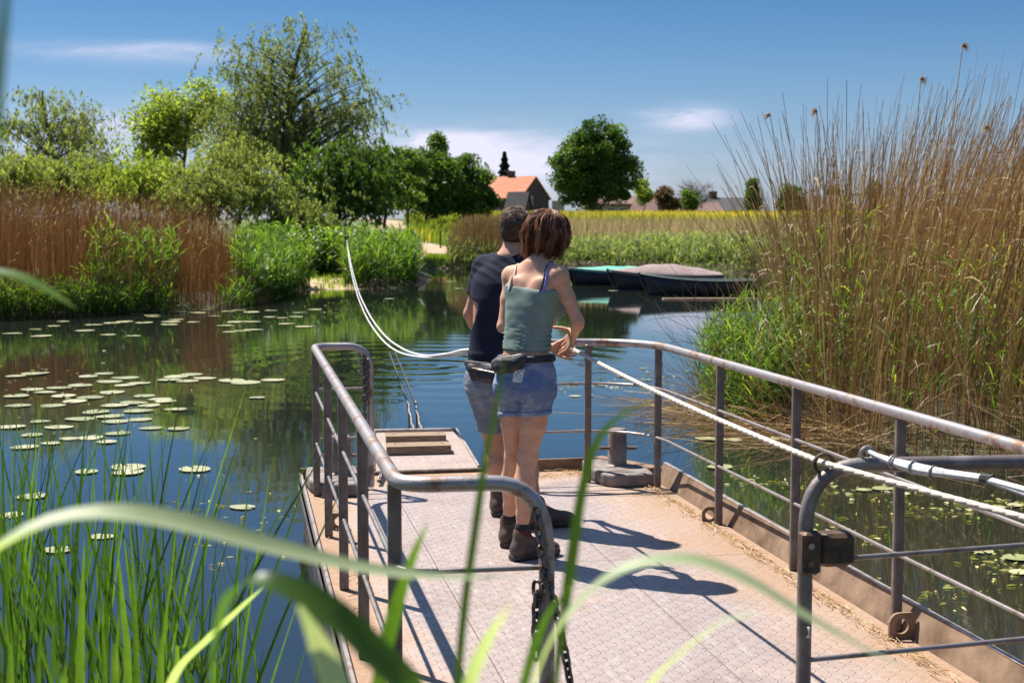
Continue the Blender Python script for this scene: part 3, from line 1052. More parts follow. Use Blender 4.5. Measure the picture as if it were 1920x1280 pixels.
def frame(az_deg, tilt_f=0.0, tilt_s=0.0):
    """rows right, forward, up of a body part that faces az degrees right of straight ahead"""
    a = math.radians(az_deg)
    f = np.array([math.sin(a), math.cos(a), 0.]); r = np.array([math.cos(a), -math.sin(a), 0.]); u = np.array([0, 0, 1.])
    f2 = nn(f * math.cos(tilt_f) - u * math.sin(tilt_f)); u2 = nn(np.cross(r, f2)); 
    r2 = nn(r * math.cos(tilt_s) - u2 * math.sin(tilt_s)); u3 = nn(np.cross(r2, f2))
    return np.array([r2, f2, u3])


def hand(v, wrist, d, palm, thumb_side, curl=(.5, .5, .5, .5), s=1.0, spread=.12, thumb_dir=None, k=.006):
    """palm with five fingers. d: direction of the fingers, palm: normal out of the palm, thumb_side: +1/-1"""
    d = nn(d); palm = nn(np.array(palm) - d * np.dot(palm, d)); sd = np.cross(d, palm) * thumb_side     # towards the thumb
    L = .178 * s
    knuck = []
    for i, (off, ln) in enumerate(((.030, .97), (.010, 1.0), (-.011, .96), (-.030, .88))):
        base = wrist + d * (.085 * s * ln) + sd * off * s * 1.05
        v.cone(wrist + sd * off * .6 * s + d * .012, base, .0125 * s, .0105 * s, .012)
        c = curl[i]
        fd = nn(d + sd * spread * (1.2 - i * .8) * .6)
        r = .0092 * s; p = base; seg = [.040, .027, .021]
        a = 0
        for j, sg in enumerate(seg):
            a += c * (1.0 if j < 2 else .6)
            q = p + (fd * math.cos(a) + palm * math.sin(a)) * sg * s * (ln if i != 3 else .80)
            v.cone(p, q, r, r * .9, .004); p = q; r *= .9
        knuck.append(base)
    tb = wrist + d * .022 * s + sd * .026 * s + palm * .008
    td = nn(d * .55 + sd * .8 + palm * .35) if thumb_dir is None else nn(thumb_dir)
    t1 = tb + td * .042 * s; t2 = t1 + nn(td + d * .25) * .030 * s; t3 = t2 + nn(td + d * .35) * .024 * s
    v.cone(wrist + sd * .012, tb, .016 * s, .0155 * s, .012); v.cone(tb, t1, .0155 * s, .0120 * s, .008); v.cone(t1, t2, .0112 * s, .0100 * s, .004); v.cone(t2, t3, .0100 * s, .0080 * s, .004)
    return knuck


def head(v, c, R, s=1.0, male=False):
    """skull, face, ears and neck joint; c is the middle of the skull"""
    r, f, u = R
    def at_(x, y, z): return c + (r * x + f * y + u * z) * s
    v.ell(at_(0, -.010, .018), R, (.076 * s, .096 * s, .090 * s), .02)
    v.ell(at_(0, .030, -.045), R, (.058 * s, .062 * s, .074 * s), .03)
    v.ell(at_(0, .066, -.098), R, (.026 * s, .022 * s, .018 * s), .03)                 # chin
    v.cone(at_(-.05, .0, -.070), at_(-.012, .062, -.098), .016 * s, .016 * s, .02)
    v.cone(at_(.05, .0, -.070), at_(.012, .062, -.098), .016 * s, .016 * s, .02)
    v.cone(at_(0, .086, -.002), at_(0, .108, -.038), .009 * s, .013 * s, .012)         # nose
    v.cone(at_(-.035, .074, .012), at_(.035, .074, .012), .013 * s, .013 * s, .014)    # brow
    for q in (-1, 1):
        v.ell(at_(q * .032, .088, -.008), R, (.016 * s, .012 * s, .011 * s), .008, carve=True)
        v.ell(at_(q * .031, .074, -.009), R, (.0125 * s, .0125 * s, .0115 * s), .003)
        v.ell(at_(q * .032, .060, -.040), R, (.022 * s, .022 * s, .018 * s), .02)      # cheek
        ec = at_(q * .080, -.008, -.012)
        v.ell(ec, R, (.009 * s, .018 * s, .032 * s), .006)
        v.ell(ec + r * q * .008 * s + f * .004, R, (.006 * s, .009 * s, .017 * s), .004, carve=True)
    v.cone(at_(-.019, .089, -.063), at_(.019, .089, -.063), .007 * s, .007 * s, .006)   # lips
    v.cone(at_(-.015, .087, -.073), at_(.015, .087, -.073), .007 * s, .007 * s, .006)


def leg(v, hip, knee, ankle, s=1.0, fwd=(0, 1, 0), male=False):
    hip, knee, ankle = map(np.array, (hip, knee, ankle)); fwd = nn(fwd)
    m_ = 1.06 if male else 1.0
    v.cone(hip, hip * .5 + knee * .5, .083 * s * m_, .068 * s * m_, .018)
    v.cone(hip * .5 + knee * .5, knee + (hip - knee) * .10, .068 * s * m_, .049 * s * m_, .02)
    v.ell(knee + fwd * .012, np.eye(3), (.046 * s, .047 * s, .052 * s), .03)
    calf = knee * .68 + ankle * .32 - fwd * .012 * s
    v.cone(knee - fwd * .004, calf, .046 * s, .053 * s * m_, .025)
    v.cone(calf, knee * .30 + ankle * .70, .054 * s * m_, .034 * s, .025)
    v.cone(knee * .30 + ankle * .70, ankle, .034 * s, .029 * s, .02)


def arm(v, sh, el_, wr, s=1.0, k=.02):
    sh, el_, wr = map(np.array, (sh, el_, wr))
    v.ell(sh, np.eye(3), (.050 * s, .050 * s, .052 * s), .035)
    mid = sh * .55 + el_ * .45
    v.cone(sh, mid, .046 * s, .041 * s, k); v.cone(mid, el_, .041 * s, .035 * s, k)
    m2 = el_ * .72 + wr * .28
    v.cone(el_, m2, .036 * s, .037 * s, .02); v.cone(m2, wr, .037 * s, .024 * s, .02)
    v.cone(wr - (wr - el_) * .08, wr, .025 * s, .024 * s, .01)


def boot(v, u_, heel, toe_dir, s=1.0, ankle=None):
    """walking boot: v upper volume, u_ sole volume"""
    d = nn([toe_dir[0], toe_dir[1], 0]); sd = np.array([d[1], -d[0], 0]); up = np.array([0, 0, 1.])
    R = np.array([sd, d, up]); h = np.array(heel, float)
    v.ell(h + d * .035 * s + up * .052 * s, R, (.040 * s, .048 * s, .046 * s), .02)
    v.cone(h + d * .04 * s + up * .05 * s, h + d * .20 * s + up * .040 * s, .040 * s, .036 * s, .03)
    v.ell(h + d * .225 * s + up * .040 * s, R, (.047 * s, .058 * s, .034 * s), .03)
    a = h + d * .055 * s + up * .13 * s if ankle is None else ankle
    v.cone(h + d * .052 * s + up * .06 * s, a, .046 * s, .048 * s, .02)
    v.cone(h + d * .10 * s + up * .092 * s, h + d * .17 * s + up * .060 * s, .028 * s, .026 * s, .02)
    for t in (.112, .136, .160):                                                     # laces
        z_ = .115 - (t - .10) * .62
        v.cone(h + d * t * s + up * (z_ + .004) * s - sd * .024 * s, h + d * t * s + up * (z_ + .004) * s + sd * .024 * s, .0045, .0045, .002)
    rings = 14
    P = u_.pts(); Q = P - h; a_ = Q @ d; b_ = Q @ sd; z_ = Q[..., 2]
    wd = np.interp(a_, [-.012 * s, .03 * s, .10 * s, .20 * s, .26 * s, .287 * s], [.026 * s, .041 * s, .038 * s, .050 * s, .040 * s, .012 * s])
    dd = np.maximum(np.abs(b_) - wd, np.maximum(-.014 * s - a_, a_ - .288 * s))
    tread = .005 * (np.sin(a_ * 300) > 0) * (np.abs(b_) > wd * .72)
    dd = np.maximum(dd, np.maximum(z_ - .030 * s, tread - z_))
    u_.f = np.minimum(u_.f, dd.astype(np.float32))


def region(vol, f):
    """keep a field only where it makes a surface"""
    return np.ascontiguousarray(f.astype(np.float32))


DECK_Z = DZ + .003
M_SKIN_W = solid('skin, fair and sunned', (.58, .315, .205), .60, col2=(.67, .39, .27), nscale=22, sub=.10, bump=.0006, bscale=220, spec=.25)
M_SKIN_M = solid('skin, tanned', (.52, .28, .19), .5, col2=(.58, .33, .235), nscale=22, sub=.10, bump=.0006, bscale=220, spec=.25)
M_NAVY = solid('navy cotton', (.012, .014, .032), .88, col2=(.02, .022, .045), nscale=12, bump=.0012, bscale=240, spec=.25)
M_SAGE = solid('sage green stretch cotton', (.19, .26, .225), .85, col2=(.23, .30, .265), nscale=20, bump=.0008, bscale=300, spec=.25)
M_BLACKBAG = solid('black nylon', (.014, .014, .016), .62, col2=(.035, .035, .04), nscale=30, bump=.003, bscale=50)
M_SOCK = solid('black sock', (.02, .02, .022), .9, bump=.001, bscale=200)
M_BOOT = solid('brown boot leather', (.055, .035, .026), .6, col2=(.10, .068, .05), nscale=25, bump=.0012, bscale=90)
M_SOLE = solid('boot sole', (.03, .026, .024), .8, col2=(.08, .065, .055), nscale=30)
M_BLUE = solid('blue bra strap', (.19, .24, .62), .6)
M_GREYSTRAP = solid('grey green shoulder strap', (.06, .085, .08), .8)
M_WHITE = solid('white card', (.72, .72, .69), .6)
M_RED = solid('dark red sock band', (.11, .022, .02), .9)


def denim(name, c1, c2, fadec):
    m, t = new_mat(name)
    tc_ = t.node('ShaderNodeTexCoord'); vec = tc_.outputs['Object']
    weave = t.noise(t.mapping(vec, (1, 1, .35)), 420, 2)
    big = t.noise(vec, 9, 4, .6)
    wr = t.noise(t.mapping(vec, (1, 1, 3.5)), 14, 4, .65, .6)
    c = t.mix(big, c1, c2)
    c = t.mix(t.node('ShaderNodeMapRange', {0: t.math('ADD', t.math('MULTIPLY', wr, .5), t.math('MULTIPLY', big, .5)), 1: .46, 2: .66, 3: 0, 4: .85}).outputs[0], c, fadec)
    c = t.mix(t.math('MULTIPLY', weave, .22), c, fadec)
    b = t.node('ShaderNodeBump', {'Distance': .004, 'Height': t.math('ADD', wr, t.math('MULTIPLY', weave, .12))})
    p = t.node('ShaderNodeBsdfPrincipled', {'Base Color': c, 'Roughness': .9, 'Specular IOR Level': .2, 'Normal': b.outputs[0]})
    t.node('ShaderNodeOutputMaterial', {0: p.outputs[0]})
    return m


M_DENIM_W = denim('blue denim', (.09, .155, .30), (.14, .215, .38), (.42, .45, .54))
M_DENIM_M = denim('grey blue denim', (.12, .16, .22), (.19, .23, .29), (.42, .45, .48))


def hair_mat(name, ramp):
    m, t = new_mat(name)
    a = t.node('ShaderNodeAttribute', attribute_name='rnd')
    c = t.ramp(a.outputs['Fac'], ramp)
    p = t.node('ShaderNodeBsdfPrincipled', {'Base Color': c, 'Roughness': .36, 'Specular IOR Level': .6, 'Anisotropic': .4})
    tr = t.node('ShaderNodeBsdfTranslucent', {'Color': c})
    mx = t.node('ShaderNodeMixShader', {0: .22, 1: p.outputs[0], 2: tr.outputs[0]})
    t.node('ShaderNodeOutputMaterial', {0: mx.outputs[0]})
    return m


M_HAIR_W = hair_mat('auburn brown hair', [(0, (.07, .024, .012)), (.4, (.20, .072, .030)), (.7, (.48, .20, .085)), (1, (.74, .42, .22))])
M_HAIR_M = hair_mat('short dark brown hair', [(0, (.035, .019, .012)), (.4, (.13, .070, .040)), (1, (.50, .31, .20))])


def person(name, label):
    return thing(name, label, 'person', (0, 0, 0))


def sub(root, name, me, mat, base, label=None, parent=None):
    me.transform(Matrix.Translation(-base))
    o = link(name, me, mat, parent or root, label=label)
    return o


# ---------------------------------------------------------------- the woman
rg = np.random.default_rng(5)
WY = 6.98


def A3w(x, y, dY=0.0):
    """she leans forward from the waist"""
    return A3(x, y, WY + dY + max(0, 652 - y) * .00052)


FT = frame(33)                 # torso
FH = frame(62, .16, .06)       # head turned further right, tipped down a little
fw_, rt_ = FT[1], FT[0]
pel = A3w(987, 705)
hipR = pel + rt_ * .070 + np.array([0, 0, -.055]); hipL = pel - rt_ * .068 + np.array([0, 0, -.055])
kneeR = A3w(989, 858, -.01); kneeL = A3w(964, 860, .13)
heelR = np.array([*on(962, 1050, DECK_Z)[:2], DECK_Z]); heelL = np.array([*on(947, 1026, DECK_Z)[:2], DECK_Z])
dbR = nn([.84, .54, 0]); dbL = nn([.35, .94, 0])
ankR = heelR + dbR * .050 + np.array([0, 0, .105]); ankL = heelL + dbL * .050 + np.array([0, 0, .105])
headc = A3w(1029, 436, .03)
shR = A3w(1048, 518, -.10); shL = A3w(959, 519, .10)
elR = A3w(1083, 603, -.06); wrR = A3w(1078, 624, .16)
elL = A3w(944, 612, .10); wrL = A3w(1030, 648, .30)

vw = Vol((-.30, 6.55, DECK_Z - .01), (.46, 7.52, DECK_Z + 1.80), .0065)
rings = [(A3w(986, 742), .100, .085), (A3w(986, 726), .134, .100), (A3w(986, 706), .142, .106), (A3w(986, 682), .132, .094), (A3w(987, 656), .116, .082), (A3w(989, 632), .108, .078),
         (A3w(993, 600), .117, .088), (A3w(998, 572), .132, .098), (A3w(1003, 546), .145, .098), (A3w(1006, 524), .145, .082), (A3w(1008, 505), .105, .062), (A3w(1010, 494), .06, .05)]
vw.loft(rings, FT, .03)
# bust, shoulder blades, shoulders
for q in (-1, 1):
    vw.ell(A3w(1000, 574) + fw_ * .098 + rt_ * q * .066, FT, (.060, .052, .058), .03)
    vw.ell(A3w(1005, 541) - fw_ * .072 + rt_ * q * .075, FT, (.046, .016, .058), .03)
    vw.ell(hipR * (q > 0) + hipL * (q < 0) - fw_ * .040, FT, (.074, .080, .084), .025)
vw.cone(A3w(1006, 500), shR + np.array([0, 0, .012]), .042, .040, .04)
vw.cone(A3w(1006, 500), shL + np.array([0, 0, .012]), .042, .040, .04)
# spine furrow
vw.cone(A3w(1007, 512) - fw_ * .100, A3w(1000, 575) - fw_ * .108, .012, .010, .02, carve=True)
vw.cone(A3w(1007, 500) + np.array([0, 0, .0]), headc + np.array([-.012, -.01, -.07]), .050, .047, .03)
head(vw, headc, FH, .98)
leg(vw, hipR, kneeR, ankR, .98, fw_); leg(vw, hipL, kneeL, ankL, .98, fw_)
arm(vw, shR, elR, wrR, .86); arm(vw, shL, elL, wrL, .86)
hand(vw, wrR, A3w(1066, 640, .22) - wrR, np.array([-.8, .1, -.3]), 1, (.12, .16, .2, .28), 1.0, .10, thumb_dir=np.array([-.95, .15, .30]))
hand(vw, wrL, A3w(1066, 668, .26) - wrL, np.array([.30, -.55, .75]), 1, (.22, .30, .36, .42), 1.0, .14, thumb_dir=np.array([.55, .15, .45]))
for a_, b_, d_ in ((ankR, heelR, dbR), (ankL, heelL, dbL)):
    vw.cone(a_, b_ + d_ * .06 + np.array([0, 0, .06]), .030, .028, .02)
    vw.cone(b_ + d_ * .06 + np.array([0, 0, .055]), b_ + d_ * .19 + np.array([0, 0, .042]), .026, .022, .02)

BW = Vector((float((heelR[0] + heelL[0]) / 2), float((heelR[1] + heelL[1]) / 2), DECK_Z))
woman = person('person', 'woman with auburn bob, sage green camisole and denim shorts, seen from behind, hauling the rope')
woman.location = BW
sub(woman, 'body', vw.mesh('body'), M_SKIN_W, BW)

PW = vw.pts()
zW = lambda y: float(A3(985, y, WY)[2])
# position along the body's width and depth, for sloping hems
rW = (PW[..., 0] - pel[0]) * rt_[0] + (PW[..., 1] - pel[1]) * rt_[1]
fW = (PW[..., 0] - pel[0]) * fw_[0] + (PW[..., 1] - pel[1]) * fw_[1]
Z = PW[..., 2]
# camisole: body without the arms
vt = vw.like()
vt.loft(rings, FT, .03)
for q in (-1, 1):
    vt.ell(A3w(1000, 574) + fw_ * .098 + rt_ * q * .066, FT, (.062, .054, .060), .035)
    vt.ell(A3w(1005, 541) - fw_ * .072 + rt_ * q * .075, FT, (.046, .016, .058), .03)
    vt.ell(hipR * (q > 0) + hipL * (q < 0) - fw_ * .040, FT, (.074, .080, .084), .025)
ztop = zW(541) + .020 * np.clip((fW + .05) / .12, 0, 1) - .012 * rW / .12
zhem = zW(657)
waist = np.exp(-((Z - zW(634)) / .060) ** 2)
arg = Z * 300 + 14 * rW + 3.2 * fnoise(vt.f, PW * np.array([1, 1, .6]), 10, 6) * 2
fold = (1 - np.abs(np.sin(arg * .5))) ** 1.6 * waist * np.clip(fnoise(vt.f, PW, 7, 8) + .75, 0, 1.4) * .015
fold = fold + .0022 * fnoise(vt.f, PW * np.array([1, 1, 2.2]), 22, 4)
fcam = np.maximum(vt.f - .0065 - fold, np.maximum(Z - ztop, zhem - Z))
sub(woman, 'camisole', vw.mesh('camisole', region(vw, fcam)), M_SAGE, BW)
# shorts with turned up cuffs
vs = vw.like()
vs.loft([(r_[0], r_[1] + .005, r_[2] + .006) for r_ in rings[1:6]], FT, .02)
for q, h_, k_ in ((1, hipR, kneeR), (-1, hipL, kneeL)):
    vs.ell(h_ - fw_ * .042, FT, (.078, .084, .086), .018)
    vs.cone(h_, h_ * .42 + k_ * .58, .082, .072, .006)
vl = vw.like(); vl.loft(rings, FT, .03)
for q, h_, k_, a_ in ((1, hipR, kneeR, ankR), (-1, hipL, kneeL, ankL)):
    vl.ell(h_ - fw_ * .040, FT, (.074, .080, .084), .025); leg(vl, h_, k_, a_, .98, fw_)
fs_ = np.minimum(vs.f, vl.f - .004) - .006 - .004 * fnoise(vs.f, PW * np.array([1, 1, 1.6]), 16, 3) - .0045 * np.maximum(0, fnoise(vs.f, PW * np.array([1, 1, 2.6]), 12, 13))
ztopS = zW(668); zhemS = zW(779) + .010 * rW / .1
crot = np.exp(-(((rW - .002) / .013) ** 2)) * np.clip((zW(712) - Z) / .05, 0, 1.6)
fsh = np.maximum(np.minimum(fs_ + crot * .016, vl.f - .0025), np.maximum(Z - ztopS, zhemS + .02 - Z))
shorts = sub(woman, 'shorts', vw.mesh('shorts', region(vw, fsh)), M_DENIM_W, BW)
fcuff = np.maximum(np.minimum(fs_ + crot * .016, vl.f - .0025) - .005, np.maximum(Z - zhemS - .026, zhemS - Z))
sub(woman, 'cuff', vw.mesh('cuff', region(vw, fcuff)), M_DENIM_W, BW, parent=shorts)
# back pocket on the right, with a card sticking out
pocket = np.maximum(fs_ - .0045, np.maximum(np.abs(rW - .050) - .050, np.maximum(Z - zW(705), zW(738) - Z + .25 * np.abs(rW - .05))))
pocket = np.maximum(pocket, fW + .02)
sub(woman, 'back_pocket', vw.mesh('back_pocket', region(vw, pocket)), M_DENIM_W, BW, parent=shorts)
pocketL = np.maximum(fs_ - .0045, np.maximum(np.abs(rW + .062) - .045, np.maximum(Z - zW(707), zW(738) - Z + .25 * np.abs(rW + .062))))
pocketL = np.maximum(pocketL, fW + .02)
sub(woman, 'back_pocket', vw.mesh('back_pocket', region(vw, pocketL)), M_DENIM_W, BW, parent=shorts)
card = np.maximum(np.abs(fs_ - .004) - .004, np.maximum(np.abs(rW - .030 - .12 * (Z - zW(695))) - .032, np.maximum(Z - zW(686), zW(712) - Z)))
card = np.maximum(card, fW + .02)
# waistband
fwb = np.maximum(fs_ - .003, np.maximum(Z - ztopS - .004, ztopS - .030 - Z))
sub(woman, 'waistband', vw.mesh('waistband', region(vw, fwb)), M_DENIM_W, BW, parent=shorts)
# belt of the bag, slung a little lower on the left
zb = zW(671) + .045 * rW
bagf = np.maximum(vs.f - .017, np.abs(Z - zb) - .017)
pel_bag = thing('waist_bag', 'black nylon waist bag strapped over the woman\'s denim shorts', 'bag', BW)
link('belt', (mm := vw.mesh('belt', region(vw, bagf))), M_BLACKBAG, pel_bag); mm.transform(Matrix.Translation(-BW))
vb = vw.like()
pc = A3w(952, 676, -.04)
vb.cone(A3w(934, 683, -.02), A3w(980, 672, -.125), .036, .026, .02, flat=((0.2, -1, 0), .8))
vb.cone(A3w(940, 690, -.04), A3w(968, 684, -.11), .032, .026, .03)
fb_ = vb.f - .0035 * fnoise(vb.f, PW * np.array([1, 1, 2.5]), 26, 7)
link('pouch', (mm := vw.mesh('pouch', region(vw, fb_))), M_BLACKBAG, pel_bag); mm.transform(Matrix.Translation(-BW))
mb = MB(); mb.tube([A3w(938, 671, -.075), A3w(958, 668, -.125), A3w(978, 664, -.150)], .0035, 6)
o_ = link('zip', (mm := mb.mesh('zip', True)), M_PIPE, pel_bag); mm.transform(Matrix.Translation(-BW))
mb = MB(); mb.tube([A3w(1031, 672, -.135), A3w(1036, 672, -.12)], .018, 8)
o_ = link('buckle', (mm := mb.mesh('buckle', True)), M_RUBBER, pel_bag); mm.transform(Matrix.Translation(-BW))
co = link('card', (mm := vw.mesh('card', region(vw, card))), M_WHITE, None, label='white folded card tucked in the back pocket of the denim shorts', category='card')


def surf_path(field, vol, pts, out=.004):
    """push points out of the surface of a field along its gradient"""
    res = []
    G = np.gradient(field, vol.h)
    for p in pts:
        p = np.array(p, float)
        for _ in range(12):
            i = np.clip(np.round((p - vol.lo) / vol.h).astype(int), 1, vol.n - 2)
            d = field[tuple(i)]; g = np.array([G[k][tuple(i)] for k in range(3)]); g /= np.linalg.norm(g) + 1e-9
            p = p - g * (d - out) * .6
        res.append(p)
    return res


def strap(name, pts, hw, mat, root, base, th=.004):
    """flat strap lying on the body"""
    P_ = [Vector(p) for p in surf_path(vw.f, vw, pts, .004)]
    # smooth
    for _ in range(3):
        P_ = [P_[0]] + [(P_[i - 1] + P_[i] * 2 + P_[i + 1]) / 4 for i in range(1, len(P_) - 1)] + [P_[-1]]
    mb = MB(); n = len(P_); V = []
    cen = Vector(A3w(1003, 530, .0))
    for i, p in enumerate(P_):
        t = (P_[min(i + 1, n - 1)] - P_[max(i - 1, 0)]).normalized()
        o = (p - cen); o.z *= .3; o = (o - t * o.dot(t)).normalized(); s_ = t.cross(o).normalized()
        V += [p - s_ * hw, p + s_ * hw, p + s_ * hw + o * th, p - s_ * hw + o * th]
    Fs = []
    for i in range(n - 1):
        for k in range(4):
            l = (k + 1) % 4
            Fs.append((i * 4 + k, i * 4 + l, i * 4 + 4 + l, i * 4 + 4 + k))
    Fs += [(3, 2, 1, 0), (4 * n - 4, 4 * n - 3, 4 * n - 2, 4 * n - 1)]
    mb.add(V, Fs); me = mb.mesh(name, True); me.transform(Matrix.Translation(-base))
    return link(name, me, mat, root)


def lin(pts, n=14):
    P_ = np.array(pts); t = np.linspace(0, len(P_) - 1, n)
    return [np.array([np.interp(q, range(len(P_)), P_[:, k]) for k in range(3)]) for q in t]


strap('bra_strap', lin([A3w(1017, 552, -.13), A3w(1024, 528, -.14), A3w(1031, 508, -.10), A3w(1035, 497, -.04), A3w(1036, 500, .04), A3w(1034, 520, .10)], 22), .0062, M_BLUE, woman, BW)
strap('shoulder_strap', lin([A3w(1009, 552, -.13), A3w(1017, 528, -.14), A3w(1025, 507, -.10), A3w(1031, 496, -.04), A3w(1032, 500, .04), A3w(1030, 520, .10)], 22), .0045, M_GREYSTRAP, woman, BW)
strap('bra_strap', lin([A3w(957, 544, -.02), A3w(960, 528, -.03), A3w(967, 508, .0), A3w(974, 500, .05), A3w(980, 505, .12)], 18), .005, M_WHITE, woman, BW)

# socks and boots
vk = Vol((BW.x - .25, BW.y - .35, DECK_Z - .012), (BW.x + .45, BW.y + .55, DECK_Z + .32), .005)
vso = vk.like(); vsk = vk.like()
for nm, a_, h_, d_ in (('R', ankR, heelR, dbR), ('L', ankL, heelL, dbL)):
    v1 = vk.like(); v2 = vk.like()
    boot(v1, v2, h_, d_, .97)
    b_ = sub(woman, 'boot', v1.mesh('boot'), M_BOOT, BW); sub(woman, 'sole', v2.mesh('sole'), M_SOLE, BW, parent=b_)
    v3 = vk.like()
    kn = kneeR if nm == 'R' else kneeL
    top_ = a_ + (kn - a_) * .13
    v3.cone(h_ + d_ * .052 + np.array([0, 0, .09]), a_, .040, .035, .01); v3.cone(a_, top_, .035, .035, .01)
    v3.cone(top_, top_ + (kn - a_) * .008, .038, .038, .004)
    sk = sub(woman, 'sock', v3.mesh('sock'), M_SOCK, BW)
    v4 = vk.like(); m0 = h_ + d_ * .055 + np.array([0, 0, .125])
    v4.cone(m0, m0 + np.array([0, 0, .003]), .0475, .047, .004)
    sub(woman, 'sock_band', v4.mesh('sock_band'), M_RED, BW, parent=sk)

# hair of the woman: a full bob made of strands over a cap
r_, f_, u_ = FH


def bob(headc, FH, n, rng):
    """strand centre lines from a crown that spill over an egg shaped volume"""
    r_, f_, u_ = FH
    S = 12
    crown = headc + u_ * .098 - f_ * .03
    lines = []; wid = []; at_ = []
    R3 = np.array([.103, .114, .108])
    for i in range(n):
        az_ = rng.uniform(-math.pi, math.pi)
        if abs(az_) < .75 and rng.random() < .92:       # face stays free (az 0 = forward)
            az_ = math.copysign(rng.uniform(.75, math.pi), az_)
        clump = math.floor(az_ * 13) * 2.4
        start = rng.uniform(.05, .9); lift = rng.uniform(.86, 1.05) + .035 * math.sin(clump)
        low = -.112 + rng.uniform(-.034, .034) + (.022 if abs(az_) < 1.3 else 0) + .012 * math.sin(clump * 1.7)
        pts = []; wild = 1.0 if rng.random() < .75 else rng.uniform(1.5, 3.2)
        for k in range(S):
            t = k / (S - 1)
            th = start * .9 + t * (2.0 - start * .9)
            if th < math.pi / 2:
                rad = math.sin(th); h = math.cos(th)
                p = np.array([math.sin(az_) * rad * R3[0], math.cos(az_) * rad * R3[1], h * R3[2] + .004])
            else:
                q = (th - math.pi / 2) / (2.0 - math.pi / 2)
                rad = 1 + .05 * math.sin(q * 2.6) - .30 * q ** 2.0
                p = np.array([math.sin(az_) * rad * R3[0], math.cos(az_) * rad * R3[1], .004 + low * q])
            p = p * np.array([lift, lift, 1])
            w = .0085 * t ** 1.3 * wild
            p = p + w * np.array([math.sin(clump + k * .8), math.cos(clump * 1.3 + k * .7), 0]) + rng.normal(0, .0011, 3)
            pts.append(headc + r_ * p[0] + f_ * (p[1] - .012) + u_ * p[2])
        lines.append(pts); wid.append(rng.uniform(.0008, .0017)); at_.append(np.clip(.5 + .34 * math.sin(clump * 2.3) + rng.normal(0, .2), 0, 1))
    L_ = np.array(lines); t_ = np.linspace(0, 1, S)[None, :, None]
    D1 = np.stack([vnoise(L_, 26, k) for k in (31, 32, 33)], -1); D2 = np.stack([vnoise(L_, 75, k) for k in (34, 35, 36)], -1)
    L_ = L_ + D1 * .015 * t_ ** .7 + D2 * .010 * t_
    return L_, np.array(wid), np.array(at_)


Lh, wh, ah = bob(headc + u_ * .004, FH, 6800, rg)
tap = np.clip(np.sin(np.linspace(.35, 3.0, 12)), .15, 1)
Vh, Qh = tubes3(Lh, wh[:, None] * tap[None], 3)
me = strand_mesh('hair', [(Vh, Qh, np.repeat(ah, 12 * 3))], True)
sub(woman, 'hair', me, M_HAIR_W, BW)
vc = Vol(headc - .2, headc + .2, .006)
vc.ell(headc + u_ * .012 - f_ * .020, FH, (.095, .100, .098), .02)
vc.ell(headc - u_ * .045 - f_ * .045, FH, (.090, .068, .080), .03)
PH = vc.pts(); fz = (PH - headc) @ f_; uz = (PH - headc) @ u_
fcap = np.maximum(vc.f, np.minimum(fz - .030 - np.clip(uz, 0, .1) * .6, 1) )
mcap = vc.mesh('hair_cap', region(vc, fcap)); a_ = mcap.attributes.new('rnd', 'FLOAT', 'POINT'); a_.data.foreach_set('value', np.full(len(mcap.vertices), .12, np.float32))
sub(woman, 'hair_underlayer', mcap, M_HAIR_W, BW)

# ---------------------------------------------------------------- the man
MY = 7.98
FTm = frame(26); FHm = frame(14, .05)
fm, rm = FTm[1], FTm[0]
pelm = A3(930, 706, MY)
hRm = pelm + rm * .095 + np.array([0, 0, -.05]); hLm = pelm - rm * .070 + np.array([0, 0, -.05])
kRm = A3(985, 850, MY - .10); kLm = A3(927, 838, MY + .06)
heRm = np.array([*on(988, 990, DECK_Z)[:2], DECK_Z]); heLm = np.array([*on(931, 968, DECK_Z)[:2], DECK_Z])
dmR = nn([.93, .36, 0]); dmL = nn([.22, .97, 0])
aRm = heRm + dmR * .052 + np.array([0, 0, .112]); aLm = heLm + dmL * .052 + np.array([0, 0, .112])
hcm = A3(968, 428, MY + .04)
sRm = A3(1003, 506, MY - .10); sLm = A3(908, 503, MY + .10)
eLm = A3(882, 588, MY + .14); wLm = A3(905, 640, MY + .36)
eRm = A3(1030, 600, MY + .0); wRm = A3(985, 640, MY + .25)
vm = Vol((-.42, 7.45, DECK_Z - .01), (.42, 8.58, DECK_Z + 1.82), .0072)
ringm = [(A3(932, 762, MY), .10, .09), (A3(931, 730, MY), .165, .118), (A3(932, 705, MY), .172, .120), (A3(934, 670, MY), .162, .112), (A3(937, 640, MY), .160, .110), (A3(942, 600, MY), .172, .116),
         (A3(947, 560, MY), .186, .122), (A3(952, 530, MY), .190, .116), (A3(955, 508, MY), .170, .094), (A3(957, 492, MY), .120, .072), (A3(958, 480, MY), .07, .058)]
vm.loft(ringm, FTm, .03)
for q, s_ in ((1, sRm), (-1, sLm)):
    vm.cone(A3(957, 486, MY), s_ + np.array([0, 0, .012]), .052, .050, .04)
vm.cone(A3(957, 480, MY), hcm + np.array([-.008, -.02, -.07]), .062, .058, .03)
head(vm, hcm, FHm, 1.03, True)
leg(vm, hRm, kRm, aRm, 1.05, fm, True); leg(vm, hLm, kLm, aLm, 1.05, fm, True)
arm(vm, sRm, eRm, wRm, 1.03); arm(vm, sLm, eLm, wLm, 1.06)
hand(vm, wLm, A3(912, 655, MY + .42) - wLm, np.array([.5, -.2, -.8]), 1, (.9, .9, .9, .9), 1.08, .04)
hand(vm, wRm, A3(975, 652, MY + .32) - wRm, np.array([-.5, -.2, -.8]), -1, (.9, .9, .9, .9), 1.08, .04)
